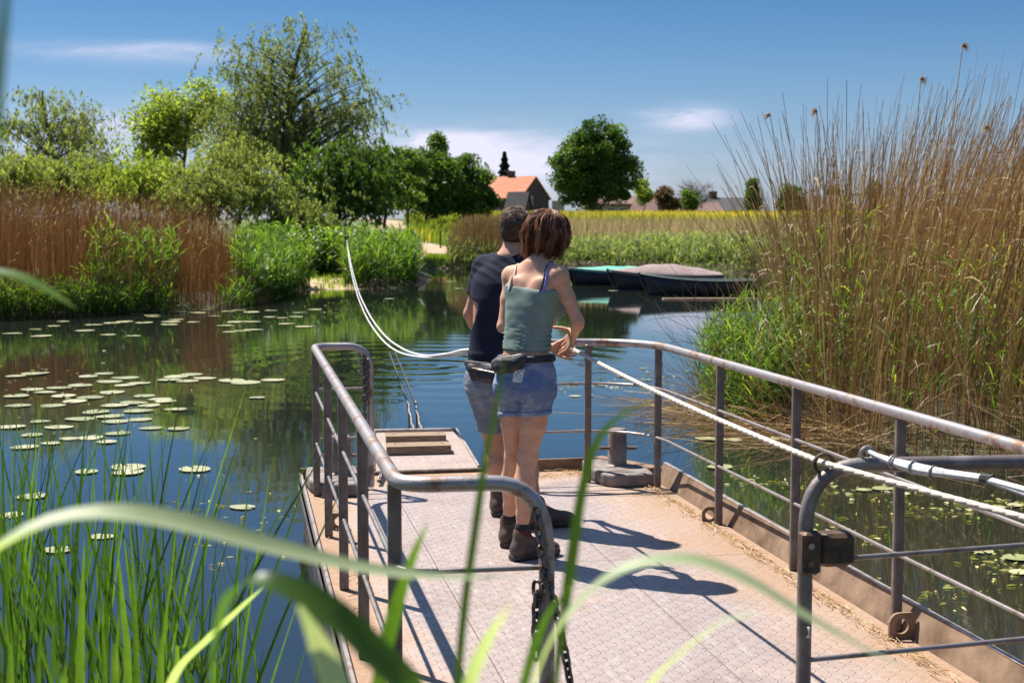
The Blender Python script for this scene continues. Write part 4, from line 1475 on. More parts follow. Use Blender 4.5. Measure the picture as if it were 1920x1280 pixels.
for a_, b_, d_ in ((aRm, heRm, dmR), (aLm, heLm, dmL)):
    vm.cone(a_, b_ + d_ * .06 + np.array([0, 0, .06]), .032, .030, .02); vm.cone(b_ + d_ * .06 + np.array([0, 0, .055]), b_ + d_ * .20 + np.array([0, 0, .042]), .027, .023, .02)
BM = Vector((float((heRm[0] + heLm[0]) / 2), float((heRm[1] + heLm[1]) / 2), DECK_Z))
man = person('person', 'man with short dark hair in navy T-shirt and denim shorts, standing behind the woman')
man.location = BM
sub(man, 'body', vm.mesh('body'), M_SKIN_M, BM)
PM = vm.pts(); Zm = PM[..., 2]; zM = lambda y: float(A3(935, y, MY)[2])
rM = (PM[..., 0] - pelm[0]) * rm[0] + (PM[..., 1] - pelm[1]) * rm[1]
vt = vm.like()
vt.loft([(a, w + .014, d + .014) for a, w, d in ringm[1:]], FTm, .03)
for s_, e_ in ((sRm, eRm), (sLm, eLm)):
    vt.cone(A3(957, 488, MY), s_ + np.array([0, 0, .014]), .058, .062, .035)
    vt.cone(s_, s_ * .38 + e_ * .62, .066, .062, .03)
fo = .0065 * fnoise(vt.f, PM * np.array([1, 1, .55]), 9, 3) + .005 * (1 - np.abs(np.sin(Zm * 46 + 22 * rM + 3 * fnoise(vt.f, PM, 5, 9)))) ** 2 * np.exp(-((Zm - zM(506)) / .07) ** 2) * 1.5
fo = fo + .008 * (1 - np.abs(np.sin(Zm * 60 + 9 * rM + 4 * fnoise(vt.f, PM, 6, 4)))) ** 2 * np.exp(-((Zm - zM(672)) / .05) ** 2)
# the sleeve ends half way down the upper arm, the hem lies over the shorts, the neck is open
slv = []
for s_, e_ in ((sRm, eRm), (sLm, eLm)):
    dd_ = nn(e_ - s_); end_ = s_ + (e_ - s_) * .60
    q = (PM - end_) @ dd_
    dist = np.linalg.norm(PM - (s_ * .2 + e_ * .8), axis=-1)
    slv.append(np.where(dist < .19, q, -1))
neck = .068 - np.linalg.norm((PM - (A3(959, 470, MY) + np.array([0, .0, 0]))) * np.array([1, 1, .75]), axis=-1)
ft = vt.f - fo
ft = np.maximum(ft, np.maximum(slv[0], slv[1])); ft = np.maximum(ft, neck); ft = np.maximum(ft, zM(693) + .02 * rM - Zm)
sub(man, 't_shirt', vm.mesh('t_shirt', region(vm, ft)), M_NAVY, BM)
vs = vm.like()
vs.loft([(a, w + .010, d + .012) for a, w, d in ringm[:4]], FTm, .03)
for h_, k_ in ((hRm, kRm), (hLm, kLm)):
    vs.cone(h_, h_ * .22 + k_ * .78, .108, .080, .03)
    vs.ell(h_ - fm * .03, FTm, (.098, .092, .095), .03)
vl = vm.like(); vl.loft(ringm, FTm, .03); leg(vl, hRm, kRm, aRm, 1.05, fm, True); leg(vl, hLm, kLm, aLm, 1.05, fm, True)
fs_ = np.minimum(vs.f, vl.f - .008) - .006 * fnoise(vs.f, PM * np.array([1, 1, 1.8]), 13, 5) - .004 * fnoise(vs.f, PM * np.array([1, 1, 3]), 26, 6)
fs_ = np.maximum(fs_, np.maximum(zM(813) - .02 * rM - Zm, Zm - zM(684)))
sub(man, 'shorts', vm.mesh('shorts', region(vm, fs_)), M_DENIM_M, BM)
vk = Vol((BM.x - .35, BM.y - .45, DECK_Z - .012), (BM.x + .5, BM.y + .5, DECK_Z + .34), .0055)
for nm, a_, h_, d_, kn in (('R', aRm, heRm, dmR, kRm), ('L', aLm, heLm, dmL, kLm)):
    v1 = vk.like(); v2 = vk.like()
    boot(v1, v2, h_, d_, 1.03)
    b_ = sub(man, 'boot', v1.mesh('boot'), M_BOOT, BM); sub(man, 'sole', v2.mesh('sole'), M_SOLE, BM, parent=b_)
    v3 = vk.like()
    top_ = a_ + (kn - a_) * .10
    v3.cone(h_ + d_ * .052 + np.array([0, 0, .09]), a_, .043, .040, .01); v3.cone(a_, top_, .040, .041, .01)
    sub(man, 'sock', v3.mesh('sock'), M_SOCK, BM)
# waist bag of the man, worn at the back left
bag = thing('waist_bag', 'bulky black waist bag with zips on the man\'s lower back', 'bag', BM)
vb = vm.like()
vb.cone(A3(889, 690, MY - .05), A3(934, 694, MY - .145), .040, .044, .02)
vb.cone(A3(893, 703, MY - .06), A3(928, 706, MY - .145), .038, .040, .03)
vb.cone(A3(888, 680, MY - .04), A3(940, 679, MY - .12), .022, .022, .02)
fb_ = vb.f - .005 * fnoise(vb.f, PM * np.array([1, 1, 2.2]), 22, 7)
link('pouch', (mm := vm.mesh('pouch', region(vm, fb_))), M_BLACKBAG, bag); mm.transform(Matrix.Translation(-BM))
fbelt = np.maximum(vs.f - .022, np.abs(Zm - zM(681)) - .018)
vtt = vm.like(); vtt.loft([(a, w + .03, d + .03) for a, w, d in ringm[:5]], FTm, .0)
fbelt = np.maximum(vtt.f, np.abs(Zm - zM(680)) - .017)
link('belt', (mm := vm.mesh('belt', region(vm, fbelt))), M_BLACKBAG, bag); mm.transform(Matrix.Translation(-BM))
mb = MB(); mb.tube([A3(886, 690, MY - .10), A3(905, 694, MY - .16), A3(930, 699, MY - .195)], .004, 6)
link('zip', (mm := mb.mesh('zip', True)), M_PIPE, bag); mm.transform(Matrix.Translation(-BM))
# short hair: cap plus cropped strands
r_, f_, u_ = FHm
vc = Vol(hcm - .2, hcm + .2, .006)
vc.ell(hcm + u_ * .024 - f_ * .014, FHm, (.086, .104, .094), .02)
vc.ell(hcm - u_ * .035 - f_ * .055, FHm, (.068, .050, .055), .03)
PH = vc.pts(); fz = (PH - hcm) @ f_; uz = (PH - hcm) @ u_; rz_ = (PH - hcm) @ r_
cut = np.maximum(fz - .062 - uz * .30, -.083 - uz)
cut = np.maximum(cut, np.where(np.abs(rz_) > .055, np.maximum(-.018 - uz + np.clip(-fz - .02, -.1, .03) * -1.4, 0 - 1), -1))
fcap = np.maximum(vc.f - .004 * fnoise(vc.f, PH, 60, 3), cut)
mcap = vc.mesh('hair_cap', region(vc, fcap)); a_ = mcap.attributes.new('rnd', 'FLOAT', 'POINT')
a_.data.foreach_set('value', np.full(len(mcap.vertices), .2, np.float32))
co_ = np.zeros(len(mcap.vertices) * 3, np.float32); mcap.vertices.foreach_get('co', co_); co_ = co_.reshape(-1, 3)
sel = rg.choice(len(co_), 3800)
P0 = co_[sel]; nrm = P0 - hcm; hgt_ = (nrm @ u_)
nrm = nrm / np.linalg.norm(nrm, axis=1, keepdims=True)
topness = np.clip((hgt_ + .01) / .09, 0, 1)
Ls = .007 + .020 * topness
S = 4; tt = np.linspace(0, 1, S)[None, :, None]
curlv = np.stack([vnoise(P0, 34, 21), vnoise(P0, 34, 22), vnoise(P0, 34, 23)], 1)
dr = nrm * .8 + u_ * -.15 + curlv * .55 + f_ * .5
P_ = P0[:, None] + dr[:, None] * Ls[:, None, None] * tt + np.array([0, 0, -1]) * (tt ** 2) * (Ls * .35)[:, None, None]
Vh, Qh = tubes3(P_, np.full((len(sel), S), .0013) * np.array([1, 1, .8, .4]), 3)
sub(man, 'hair', mcap, M_HAIR_M, BM)
sub(man, 'hair_strands', strand_mesh('hair_strands', [(Vh, Qh, np.repeat(np.clip(.35 + .5 * topness + rg.normal(0, .15, len(sel)), 0, 1), S * 3))], True), M_HAIR_M, BM)  # strands paler towards the top: sunlight put into the hair colour

# ---------------------------------------------------------------- the ropes
hw = A3w(1070, 652, .22)
eye1 = np.array(tuple(fv(HU, HV + .055, RZ + .022)))
post_pt = np.array([2.75, 1.1, 1.20])
hmL = wLm + nn(A3(912, 655, MY + .42) - wLm) * .09
hmR = wRm + nn(A3(975, 652, MY + .32) - wRm) * .09
pth = []
def bez(a, b, sag, n=24):
    a, b = np.array(a), np.array(b)
    return [a + (b - a) * t + np.array([0, 0, -sag * 4 * t * (1 - t)]) for t in np.linspace(0, 1, n)]
mid1 = bez(hmR, hw, .01, 10)
seg2 = bez(hw, eye1, .02, 30); seg3 = bez(eye1, post_pt, .03, 24)
twisted([Vector(p) for p in mid1[:-1] + seg2[:-1] + seg3], .0105, 'haul_rope', M_ROPE, 'thick pale rope running from the woman\'s hands through the hoop eye to the right')
# bank end of the rope: two thin strands that sag almost to the water
bank_post = at(650, 450, 43.0)
for k, (dz_, lab) in enumerate(((0.0, 'upper strand of the sagging white rope between the far bank and the man'), (.5, 'lower strand of the sagging white rope between the far bank and the man'))):
    keys = [(650, 450, 43.0), (657, 490, 35.0), (670, 540, 27.5), (690, 585, 21.5), (718, 625, 16.8), (752, 652, 13.6), (792, 666, 11.4), (835, 664, 9.8), (872, 656, 8.8)] if k == 0 else \
           [(651, 452, 43.0), (655, 490, 35.2), (666, 540, 27.9), (684, 588, 21.9), (710, 629, 17.1), (742, 657, 13.9), (785, 669, 11.6), (835, 668, 9.9), (876, 662, 8.8)]
    kp = [A3(*q) for q in keys] + [hmL, hmR if k == 0 else hmL + np.array([.06, .02, -.03])]
    kp = np.array(kp); d = np.concatenate([[0], np.cumsum(np.linalg.norm(np.diff(kp, axis=0), axis=1))])
    # Catmull-Rom through the keys
    fine = []
    for i in range(len(kp) - 1):
        p0, p1, p2, p3 = kp[max(i - 1, 0)], kp[i], kp[i + 1], kp[min(i + 2, len(kp) - 1)]
        for t_ in np.linspace(0, 1, 9)[:-1]:
            fine.append(.5 * ((2 * p1) + (p2 - p0) * t_ + (2 * p0 - 5 * p1 + 4 * p2 - p3) * t_ ** 2 + (3 * p1 - p0 - 3 * p2 + p3) * t_ ** 3))
    fine.append(kp[-1])
    fine = [Vector(p) for p in fine]
    twisted(fine, .0098, 'haul_rope', M_CORD, lab, group='two strands of the sagging rope', pitch=.16)
mb = MB(); mb.tube([Vector((bank_post.x, bank_post.y, -.3)), Vector((bank_post.x, bank_post.y, bank_post.z + .12))], .07, 10)
o = mb.build('mooring_post', M_DARK, smooth=True, label='dark wooden mooring post on the far bank where the sagging rope is tied', category='post')
# second line: a spliced loop shackled to the top of the hoop, two tails to the right
eye2 = np.array(tuple(fv(HU, HV + .20, RZ + .055)))
e3 = np.array(tuple(fv(HU - .28, HV + .32, RZ + .03))); e4 = np.array(tuple(fv(HU - .40, HV + .37, RZ + .035)))
tail = thing('spliced_line', 'bundled white line with cord whipping shackled to the top of the near hoop', 'rope', Vector(eye2))
def local(me): me.transform(Matrix.Translation(-Vector(eye2))); return me
mb = MB(); mb.tube([Vector(p) for p in bez(eye2, e3, .012, 8)], [.008, .009, .012, .016, .018, .018, .016, .013], 8); link('splice', local(mb.mesh('splice', True)), M_CORD, tail)
mb = MB(); mb.tube([Vector(p) for p in bez(e3, e4, .0, 5)], .012, 8); link('splice', local(mb.mesh('splice', True)), M_CORD, tail)
mb = MB(); mb.tube([Vector(e4), Vector(e4 + (e4 - e3) * .30)], .0145, 8); link('tape_band', local(mb.mesh('tape', True)), M_RUBBER, tail)
for q in (.35, .6, .85):
    c_ = Vector(eye2 + (e3 - eye2) * q); ax_ = Vector(e3 - eye2).normalized()
    x_ = ax_.cross(Z3).normalized(); y_ = x_.cross(ax_)
    mb = MB(); mb.tube(ring_pts(c_ - Vector((0, 0, .009)), .019, x_, y_, 12), .004, 6, closed=True); link('whipping', local(mb.mesh('whipping', True)), M_PIPE, tail)
mb = MB(); mb.tube([Vector(p) for p in bez(e4, post_pt + np.array([-.05, 0, .02]), .02, 12)], .0095, 8); link('tail', local(mb.mesh('tail', True)), M_CORD, tail)
mb = MB(); mb.tube([Vector(p) for p in bez(e4, post_pt + np.array([-.05, 0, -.08]), .05, 12)], .0085, 8); link('tail', local(mb.mesh('tail', True)), M_CORD, tail)
mb = MB(); mb.tube([Vector((2.78, 1.05, -.2)), Vector((2.78, 1.05, 1.45))], .075, 12)
mb.build('mooring_post', M_WOOD, smooth=True, label='wooden mooring post on the near bank that holds the ropes, right of the hoop', category='post')
# thin dark strip in place of the far rail's shadow on the deck
mb = MB(); P_ = [fv(8.25, 2.62, DZ + .02), fv(8.30, 2.45, DZ + .012), fv(8.42, 2.1, DZ + .012), fv(8.50, 1.8, DZ + .012), fv(8.70, 1.6, DZ + .012)]
mb.tube(P_, .004, 5); mb.build('shadow_strip', M_DARK, smooth=True, label='thin dark strip standing in for the far rail shadow across the deck', category='shadow_strip')
# ================================================================ VEGETATION
G_REED = leafy('green reed leaf', [(0, (.045, .095, .014)), (.5, (.095, .185, .024)), (.85, (.17, .27, .04)), (1, (.32, .35, .08))], .45, .45, .4)
G_REED_DRY = leafy('dry reed straw', [(0, (.19, .12, .06)), (.35, (.39, .26, .145)), (.65, (.56, .40, .24)), (1, (.80, .66, .48))], .38, .6, .3, tmul=(1.45, 1.55, 1.2))
G_REED_DRYL = leafy('dry reed of the left bank', [(0, (.19, .12, .055)), (.45, (.40, .255, .12)), (.8, (.54, .39, .22)), (1, (.66, .52, .36))], .42, .7, .2, tmul=(1.55, 1.5, 1.1))
G_GOLD = leafy('golden reed', [(0, (.20, .18, .07)), (.3, (.34, .25, .13)), (.6, (.48, .35, .20)), (1, (.66, .53, .36))], .35, .7, .2, tmul=(1.5, 1.55, 1.1))
G_GREY = leafy('grey green reed', [(0, (.09, .13, .035)), (.5, (.19, .24, .08)), (1, (.40, .42, .22))], .4, .6, .3)
G_RAPE = leafy('yellow flowers in grass', [(0, (.13, .20, .03)), (.42, (.30, .32, .06)), (.6, (.62, .47, .08)), (1, (.80, .62, .14))], .3, .7, .2)
G_GRASS = leafy('meadow grass', [(0, (.09, .16, .018)), (.6, (.18, .29, .03)), (1, (.34, .42, .07))], .4, .6, .2)
G_PLUME = leafy('reed plume', [(0, (.20, .11, .07)), (1, (.42, .27, .18))], .35, .8, .1)
M_BARK = solid('bark', (.075, .058, .042), .9, col2=(.15, .12, .09), nscale=3, bump=.02, bscale=8, stretch=(3, 3, .5))
M_TWIG = solid('grey twigs', (.16, .125, .10), .9)


def scatter(n, x0, x1, y0, y1, rng, cond):
    out = []
    while sum(map(len, out)) < n:
        X = rng.uniform(x0, x1, n); Y = rng.uniform(y0, y1, n)
        k = cond(X, Y)
        if not k.any():
            break
        out.append(np.stack([X[k], Y[k]], 1))
    return np.concatenate(out)[:n]


def stalks(xy, H, leanx, leany, r, rng, S=6, curl=.9, wob=.02, attr=None, k=3, zoff=-.05):
    """reed stems as thin tubes"""
    N = len(xy); t = np.linspace(0, 1, S)[None]
    z0 = np.maximum(ground_z(xy[:, 0], xy[:, 1]), -.25) + zoff
    P = np.zeros((N, S, 3)); c = t ** (1 + curl)
    L = np.sqrt(np.maximum(.15, 1 - np.clip(leanx ** 2 + leany ** 2, 0, .85)))
    P[..., 0] = xy[:, None, 0] + (leanx * H)[:, None] * c + rng.normal(0, wob, (N, 1)) * np.sin(t * 5 + rng.uniform(0, 6, (N, 1)))
    P[..., 1] = xy[:, None, 1] + (leany * H)[:, None] * c
    P[..., 2] = z0[:, None] + (H * L)[:, None] * t
    R = r[:, None] * (1 - .62 * t)
    V, Q = tubes3(P, R, k)
    a = rng.random(N) if attr is None else attr
    return P, (V, Q, np.repeat(a, S * k))


def leaves_at(B, L, az, up, droop, width, rng, S=5, attr=None, tip=.04):
    """arching leaves: B base points, az heading, up initial angle, droop"""
    N = len(B); t = np.linspace(0, 1, S)[None]
    d = np.stack([np.sin(az), np.cos(az), 0 * az], 1)
    P = B[:, None] + d[:, None] * (L * np.cos(up))[:, None, None] * t[..., None]
    P[..., 2] += (L * np.sin(up))[:, None] * t - (droop * L)[:, None] * t ** 2.2
    Wd = width[:, None] * .5 * np.clip(np.minimum(.4 + 2.5 * t, 1) * (1 - t ** 1.8), tip, 1)
    tw = rng.uniform(-1.2, 1.2, N)
    perp = np.stack([np.cos(az), -np.sin(az), 0 * az], 1); up3 = np.array([0, 0, 1.])
    side = perp * np.cos(tw)[:, None] + up3 * np.sin(tw)[:, None]
    side = side[:, None].repeat(S, 1)
    V, Q = ribbons(P, Wd, side)
    a = rng.random(N) if attr is None else attr
    return V, Q, np.repeat(a, S * 2)


def leafy_shoots(xy, H, lean, az, rng, per=6, lw=.020, ll=.38, sr=.004, S=5, upr=(.7, 1.25), attr=None, S2=4):
    """green reed: a stem with blades set along it"""
    N = len(xy)
    P, stem = stalks(xy, H, lean * np.sin(az), lean * np.cos(az), np.full(N, sr), rng, S, .8, .0, attr=np.clip(rng.normal(.3, .15, N), 0, 1))
    idx = np.repeat(np.arange(N), per)
    tt = rng.uniform(.25, 1.0, len(idx)); f = tt * (S - 1); i0 = np.minimum(f.astype(int), S - 2); w = (f - i0)[:, None]
    B = P[idx, i0] * (1 - w) + P[idx, i0 + 1] * w
    n = len(idx)
    at_ = np.clip(rng.normal(.5, .22, n) + (tt - .6) * .4, 0, 1) if attr is None else np.repeat(attr, per)
    lf = leaves_at(B, ll * rng.uniform(.6, 1.25, n), rng.uniform(0, 2 * math.pi, n), rng.uniform(*upr, n), rng.uniform(.1, .7, n), lw * rng.uniform(.7, 1.2, n), rng, S2, at_)
    return [stem, lf]


def stuff(name, parts, mat, label, cat, parent=None):
    o = link(name, strand_mesh(name, parts), mat, parent, label=label, category=cat, kind='stuff')
    return o


rg = np.random.default_rng(21)
# ---- right reed bed: tall straw coloured stems, fanning out at its left edge
n = 8600
xy = scatter(n, 2.2, 13.5, 9.3, 23, rg, lambda X, Y: (poly_sd(X, Y, POND) > -.12) & (X / Y > .188 - .0) )
edge = np.exp(-poly_sd(xy[:, 0], xy[:, 1], POND).clip(0) / .9)
H = rg.uniform(2.0, 3.35, n) * (1 - .28 * edge * rg.random(n))
H *= np.interp(xy[:, 0] / xy[:, 1], [.14, .2, .3], [.84, .96, 1.04])
ratio = xy[:, 0] / xy[:, 1]
lx = np.interp(ratio, [.185, .205, .25, .32], [-.24, -.10, .10, .24]) + rg.normal(0, .085, n) * (1 + edge)
ly = rg.normal(-.02, .07, n) - .10 * edge * (xy[:, 1] < 14)
P, st = stalks(xy, H, lx, ly, (.0042 + .0042 * rg.random(n) ** 1.5), rg, 6, .8, .04, attr=np.clip(rg.normal(.48, .22, n), 0, 1))
# a few broken and bent stems near the waterline
n2 = 900
xy2 = scatter(n2, 2.0, 9, 9.6, 17, rg, lambda X, Y: np.abs(poly_sd(X, Y, POND)) < .45)
H2 = rg.uniform(.6, 1.7, n2)
P2, st2 = stalks(xy2, H2, rg.normal(-.25, .45, n2), rg.normal(-.3, .35, n2), rg.uniform(.002, .004, n2), rg, 7, .6, .05, attr=np.clip(rg.normal(.5, .3, n2), 0, 1))
# dry leaves that still cling to the stems
idx = rg.integers(0, n, 9000); tt = rg.uniform(.2, .8, 9000); f = tt * 5; i0 = f.astype(int); w = (f - i0)[:, None]
B = P[idx, i0] * (1 - w) + P[idx, i0 + 1] * w
dl = leaves_at(B, rg.uniform(.10, .36, 9000), rg.uniform(0, 6.28, 9000), rg.uniform(.3, 1.3, 9000), rg.uniform(.3, 1.5, 9000), rg.uniform(.007, .016, 9000), rg, 4, np.clip(rg.normal(.65, .2, 9000), 0, 1))
stuff('reed_bed', [st, st2, dl], G_REED_DRY, 'tall bed of straw coloured dry reeds rising to the right of the ferry', 'reeds')
# fresh green growth between the old stems
n = 3000
xy = scatter(n, 2.3, 12, 9.6, 19, rg, lambda X, Y: (poly_sd(X, Y, POND) > -.05) & (X / Y > .19))
H = rg.uniform(.7, 1.75, n) + .35 * (vnoise(np.stack([xy[:, 0], xy[:, 1], 0 * xy[:, 0]], 1), .8, 4))
stuff('green_reeds', leafy_shoots(xy, np.clip(H, .4, 2.1), rg.uniform(0, .12, n), rg.uniform(0, 6.28, n), rg, 5, .017, .36, .003), G_REED, 'fresh green reed leaves growing up between the dry stems on the right', 'reeds')
# plume heads on a few tall single reeds
for (x, y, Y, bx, lab) in ((1443, 212, 13.6, 1500, 'single tall dry reed with drooping brown head, leftmost above the right reed bed'),
                           (1531, 205, 13.2, 1560, 'tall dry reed with a small hooked head above the right reed bed'),
                           (1806, 82, 12.4, 1745, 'tallest dry reed on the right, with a red brown plume against the blue sky'),
                           (1727, 145, 12.4, 1690, 'tall thin dry reed with a bent tip just left of the tallest one'),
                           (1853, 235, 12.6, 1900, 'dry reed leaning left with a small plume, under the tallest one')):
    tip = at(x, y, Y); b = at(bx, 760, Y); b.z = max(0.0, float(ground_z(b.x, b.y)))
    root = thing('plumed_reed', lab[:200], 'reed', b)
    mb = MB(); c1 = b.lerp(tip, .5) + Vector(((b.x - tip.x) * .42, 0, .1))
    pts = [b * (1 - t) ** 2 + c1 * 2 * t * (1 - t) + tip * t * t - b for t in [i / 10 for i in range(11)]]
    mb.tube(pts, [.0065 - .0003 * i for i in range(11)], 5); ms = mb.mesh('stem', True)
    ms.attributes.new('rnd', 'FLOAT', 'POINT').data.foreach_set('value', [.55] * len(ms.vertices)); link('stem', ms, G_REED_DRY, root)
    m_ = 60; B = np.array(tuple(tip - b)) + rg.normal(0, .006, (m_, 3)) + np.array([0, 0, -1]) * rg.uniform(0, .03, m_)[:, None]
    sgn = 1 if tip.x > b.x else -1
    V, Q, A = leaves_at(B, rg.uniform(.03, .075, m_), np.full(m_, sgn * 1.2) + rg.normal(0, .5, m_), rg.uniform(-.3, .7, m_), rg.uniform(.4, 1.3, m_), np.full(m_, .006), rg, 4)
    link('plume', mesh_np('plume', V, Q, False, A), G_PLUME, root)
# bright green clump standing in the water at the reed bed's corner
n = 480
xy = scatter(n, 1.85, 3.3, 13.6, 16.2, rg, lambda X, Y: ((X - 2.52) / .50) ** 2 + ((Y - 14.9) / 1.25) ** 2 < 1)
d2 = np.hypot((xy[:, 0] - 2.52) / .50, (xy[:, 1] - 14.9) / 1.25)
stuff('green_reed_clump', leafy_shoots(xy, rg.uniform(.85, 1.35, n) * (1 - .25 * d2), rg.uniform(0, .16, n), np.arctan2(xy[:, 0] - 2.55, xy[:, 1] - 14.9), rg, 8, .017, .30, .0032), G_REED, 'bright green reed clump at the left corner of the right reed bed', 'reeds')
# bare arching twigs over the water in front of it
roots = []
lst = [((1430, 700), (1180, 560), (1260, 745)), ((1440, 640), (1330, 575), (1215, 600)), ((1420, 690), (1290, 610), (1225, 585)), ((1440, 760), (1300, 700), (1195, 700)),
       ((1450, 770), (1330, 740), (1180, 745)), ((1430, 720), (1300, 560), (1245, 480)), ((1450, 790), (1350, 720), (1250, 660)), ((1450, 800), (1330, 790), (1200, 770)), ((1460, 720), (1380, 640), (1300, 660)),
       ((1440, 680), (1250, 690), (1215, 560))]
for i, (a, b, c) in enumerate(lst):
    A_, B_, C_ = at(*a, 14.6), at(*b, 14.6 + .3 * math.sin(i)), at(*c, 14.4)
    for q in (A_, B_, C_): q.z = max(q.z, .02)
    mb = MB(); pts = [A_ * (1 - t) ** 2 + B_ * 2 * t * (1 - t) + C_ * t * t for t in [k / 12 for k in range(13)]]
    mb.tube([p - A_ for p in pts], [.0055 * (1 - .06 * k) for k in range(13)], 5)
    link('bare_twig', mb.mesh('bare_twig', True), M_TWIG, label='thin bare brown twig arching low over the water left of the green clump', category='twig', group='bare twigs over the water', loc=A_)
# tangle of fallen stems at the waterline
n = 420
xy = scatter(n, 1.5, 3.6, 12.2, 15.6, rg, lambda X, Y: (poly_sd(X, Y, POND) < .1) & (poly_sd(X, Y, POND) > -.75))
P, st = stalks(xy, rg.uniform(.3, .8, n), rg.normal(-.5, .5, n), rg.normal(-.4, .4, n), rg.uniform(.0018, .0035, n), rg, 6, .3, .05, zoff=.24)
P[..., 2] = P[..., 2] * .35
V, Q = tubes3(P, np.full((n, 6), .0026), 3)
stuff('fallen_reeds', [(V, Q, np.repeat(rg.random(n), 18))], G_REED_DRY, 'tangle of fallen dry stems lying on the water beside the right reed bed', 'reeds')

# ---- left reed bed
n = 21000
xy = scatter(n, -26, -5.6, 24, 41, rg, lambda X, Y: (poly_sd(X, Y, POND) > -.15) & (poly_sd(X, Y, POND) < 9) & (X / Y < -.168))
sd_ = poly_sd(xy[:, 0], xy[:, 1], POND)
H = (1.45 + 1.15 * rg.random(n) ** 1.3) * np.interp(sd_, [0, .5, 2.5], [.62, .85, 1.0]) * (1 + .22 * vnoise(np.stack([xy[:, 0], xy[:, 1], 0 * sd_], 1), .55, 2))
H *= np.interp(xy[:, 0] / xy[:, 1] + .012 * rg.normal(0, 1, n), [-.27, -.225, -.185, -.17], [1, .85, .60, .2])
P, st = stalks(xy, H, rg.normal(.03, .07, n), rg.normal(0, .06, n), rg.uniform(.0045, .0085, n), rg, 5, .6, .03, attr=np.clip(rg.normal(.45, .24, n), 0, 1))
k = rg.choice(n, 5200, replace=False)
pl = leaves_at(P[k, -1] - [0, 0, .02], rg.uniform(.10, .22, len(k)), rg.normal(1.2, .9, len(k)), rg.uniform(.7, 1.4, len(k)), rg.uniform(.1, .5, len(k)), rg.uniform(.010, .024, len(k)), rg, 4, np.clip(rg.normal(.4, .2, len(k)), 0, 1))
stuff('reed_bed', [st, pl], G_REED_DRYL, 'broad bed of orange brown dry reeds along the left bank', 'reeds')


def green_patch(name, n, x0, x1, y0, y1, cond, h0, h1, label, mat=None, per=5, lw=.03, ll=.42, upr=(.7, 1.3), sr=.006):
    xy = scatter(n, x0, x1, y0, y1, rg, cond)
    m_ = len(xy)
    h = rg.uniform(h0, h1, m_) * (1 + .22 * vnoise(np.stack([xy[:, 0], xy[:, 1], 0 * xy[:, 0]], 1), .9, 6))
    stuff(name, leafy_shoots(xy, h, rg.uniform(0, .14, m_), rg.uniform(0, 6.28, m_), rg, per, lw, ll, sr, upr=upr), mat or G_REED, label, 'reeds')


green_patch('green_reeds', 1500, -16, -6.1, 26, 34, lambda X, Y: (poly_sd(X, Y, POND) > -.2) & (poly_sd(X, Y, POND) < .85) & (vnoise(np.stack([X, Y, 0 * X], -1), .45, 8) > -.05), .35, .80, 'low green reed shoots along the water in front of the left reed bed')
green_patch('green_reeds', 260, -9.6, -5.9, 29, 36, lambda X, Y: (poly_sd(X, Y, POND) > .1) & (poly_sd(X, Y, POND) < 1.6) & (X / Y > -.30) & (X / Y < -.235), 1.2, 1.65, 'taller green shoots at the right end of the brown left reed bed')
green_patch('green_reed_clump', 1500, -8.0, -5.4, 34, 42, lambda X, Y: (poly_sd(X, Y, POND) > -.1) & (X / Y > -.195) & (X / Y < -.142), .85, 1.45, 'lush green reed patch on the left bank beside the sandy landing', lw=.035)
green_patch('green_reed_clump', 2100, -5.4, -2.7, 41, 52, lambda X, Y: (poly_sd(X, Y, POND) > -.1) & (X / Y > -.118) & (X / Y < -.066), .85, 1.35, 'dense green reed clump at the water right of the mooring post', lw=.04, ll=.5)
green_patch('herb_thicket', 2600, -8.6, -4.3, 44.5, 52, lambda X, Y: (X / Y > -.20) & (X / Y < -.10), .8, 1.55, 'leafy green herb thicket behind the sandy landing', lw=.09, ll=.26, per=9, upr=(.1, 1.2))
# reeds right of the landing path and behind the boats
green_patch('green_reeds', 5200, -3.2, 15, 52, 66, lambda X, Y: (poly_sd(X, Y, POND) > -.3) & (X / Y > -.058) & ~((X / Y < -.045) & (Y < 66)), .65, 1.15, 'long belt of grey green reeds on the far bank behind the boats', mat=G_GREY, per=5, lw=.045, ll=.5, sr=.009)
n = 2800
xy = scatter(n, -2.8, .8, 59.5, 66, rg, lambda X, Y: (poly_sd(X, Y, POND) > 0) & (X / Y > -.043))
P, st = stalks(xy, rg.uniform(1.3, 2.1, n) * np.interp(xy[:, 0] / xy[:, 1], [-.045, -.03, -.01], [.7, 1, 1]), rg.normal(0, .08, n), rg.normal(0, .05, n), rg.uniform(.008, .014, n), rg, 4, .5, .02)
stuff('golden_reeds', [st], G_GOLD, 'golden brown reed clump on the far bank left of the man', 'reeds')


def belt(name, n, x0, x1, y0, y1, h0, h1, mat, label, cond, w0=.02, w1=.05, attr=None, lean=.25, S=4):
    xy = scatter(n, x0, x1, y0, y1, rg, cond); m_ = len(xy)
    b = np.concatenate([xy, ground_z(xy[:, 0], xy[:, 1])[:, None] - .03], 1)
    P, Wd, sd = blades(b, rg.uniform(h0, h1, m_), rg.uniform(0, lean, m_), rg.uniform(0, 6.28, m_), rg.uniform(w0, w1, m_), S)
    V, Q = ribbons(P, Wd, sd)
    a = (rg.random(m_) if attr is None else attr(xy))
    return stuff(name, [(V, Q, np.repeat(a, S * 2))], mat, label, 'vegetation')


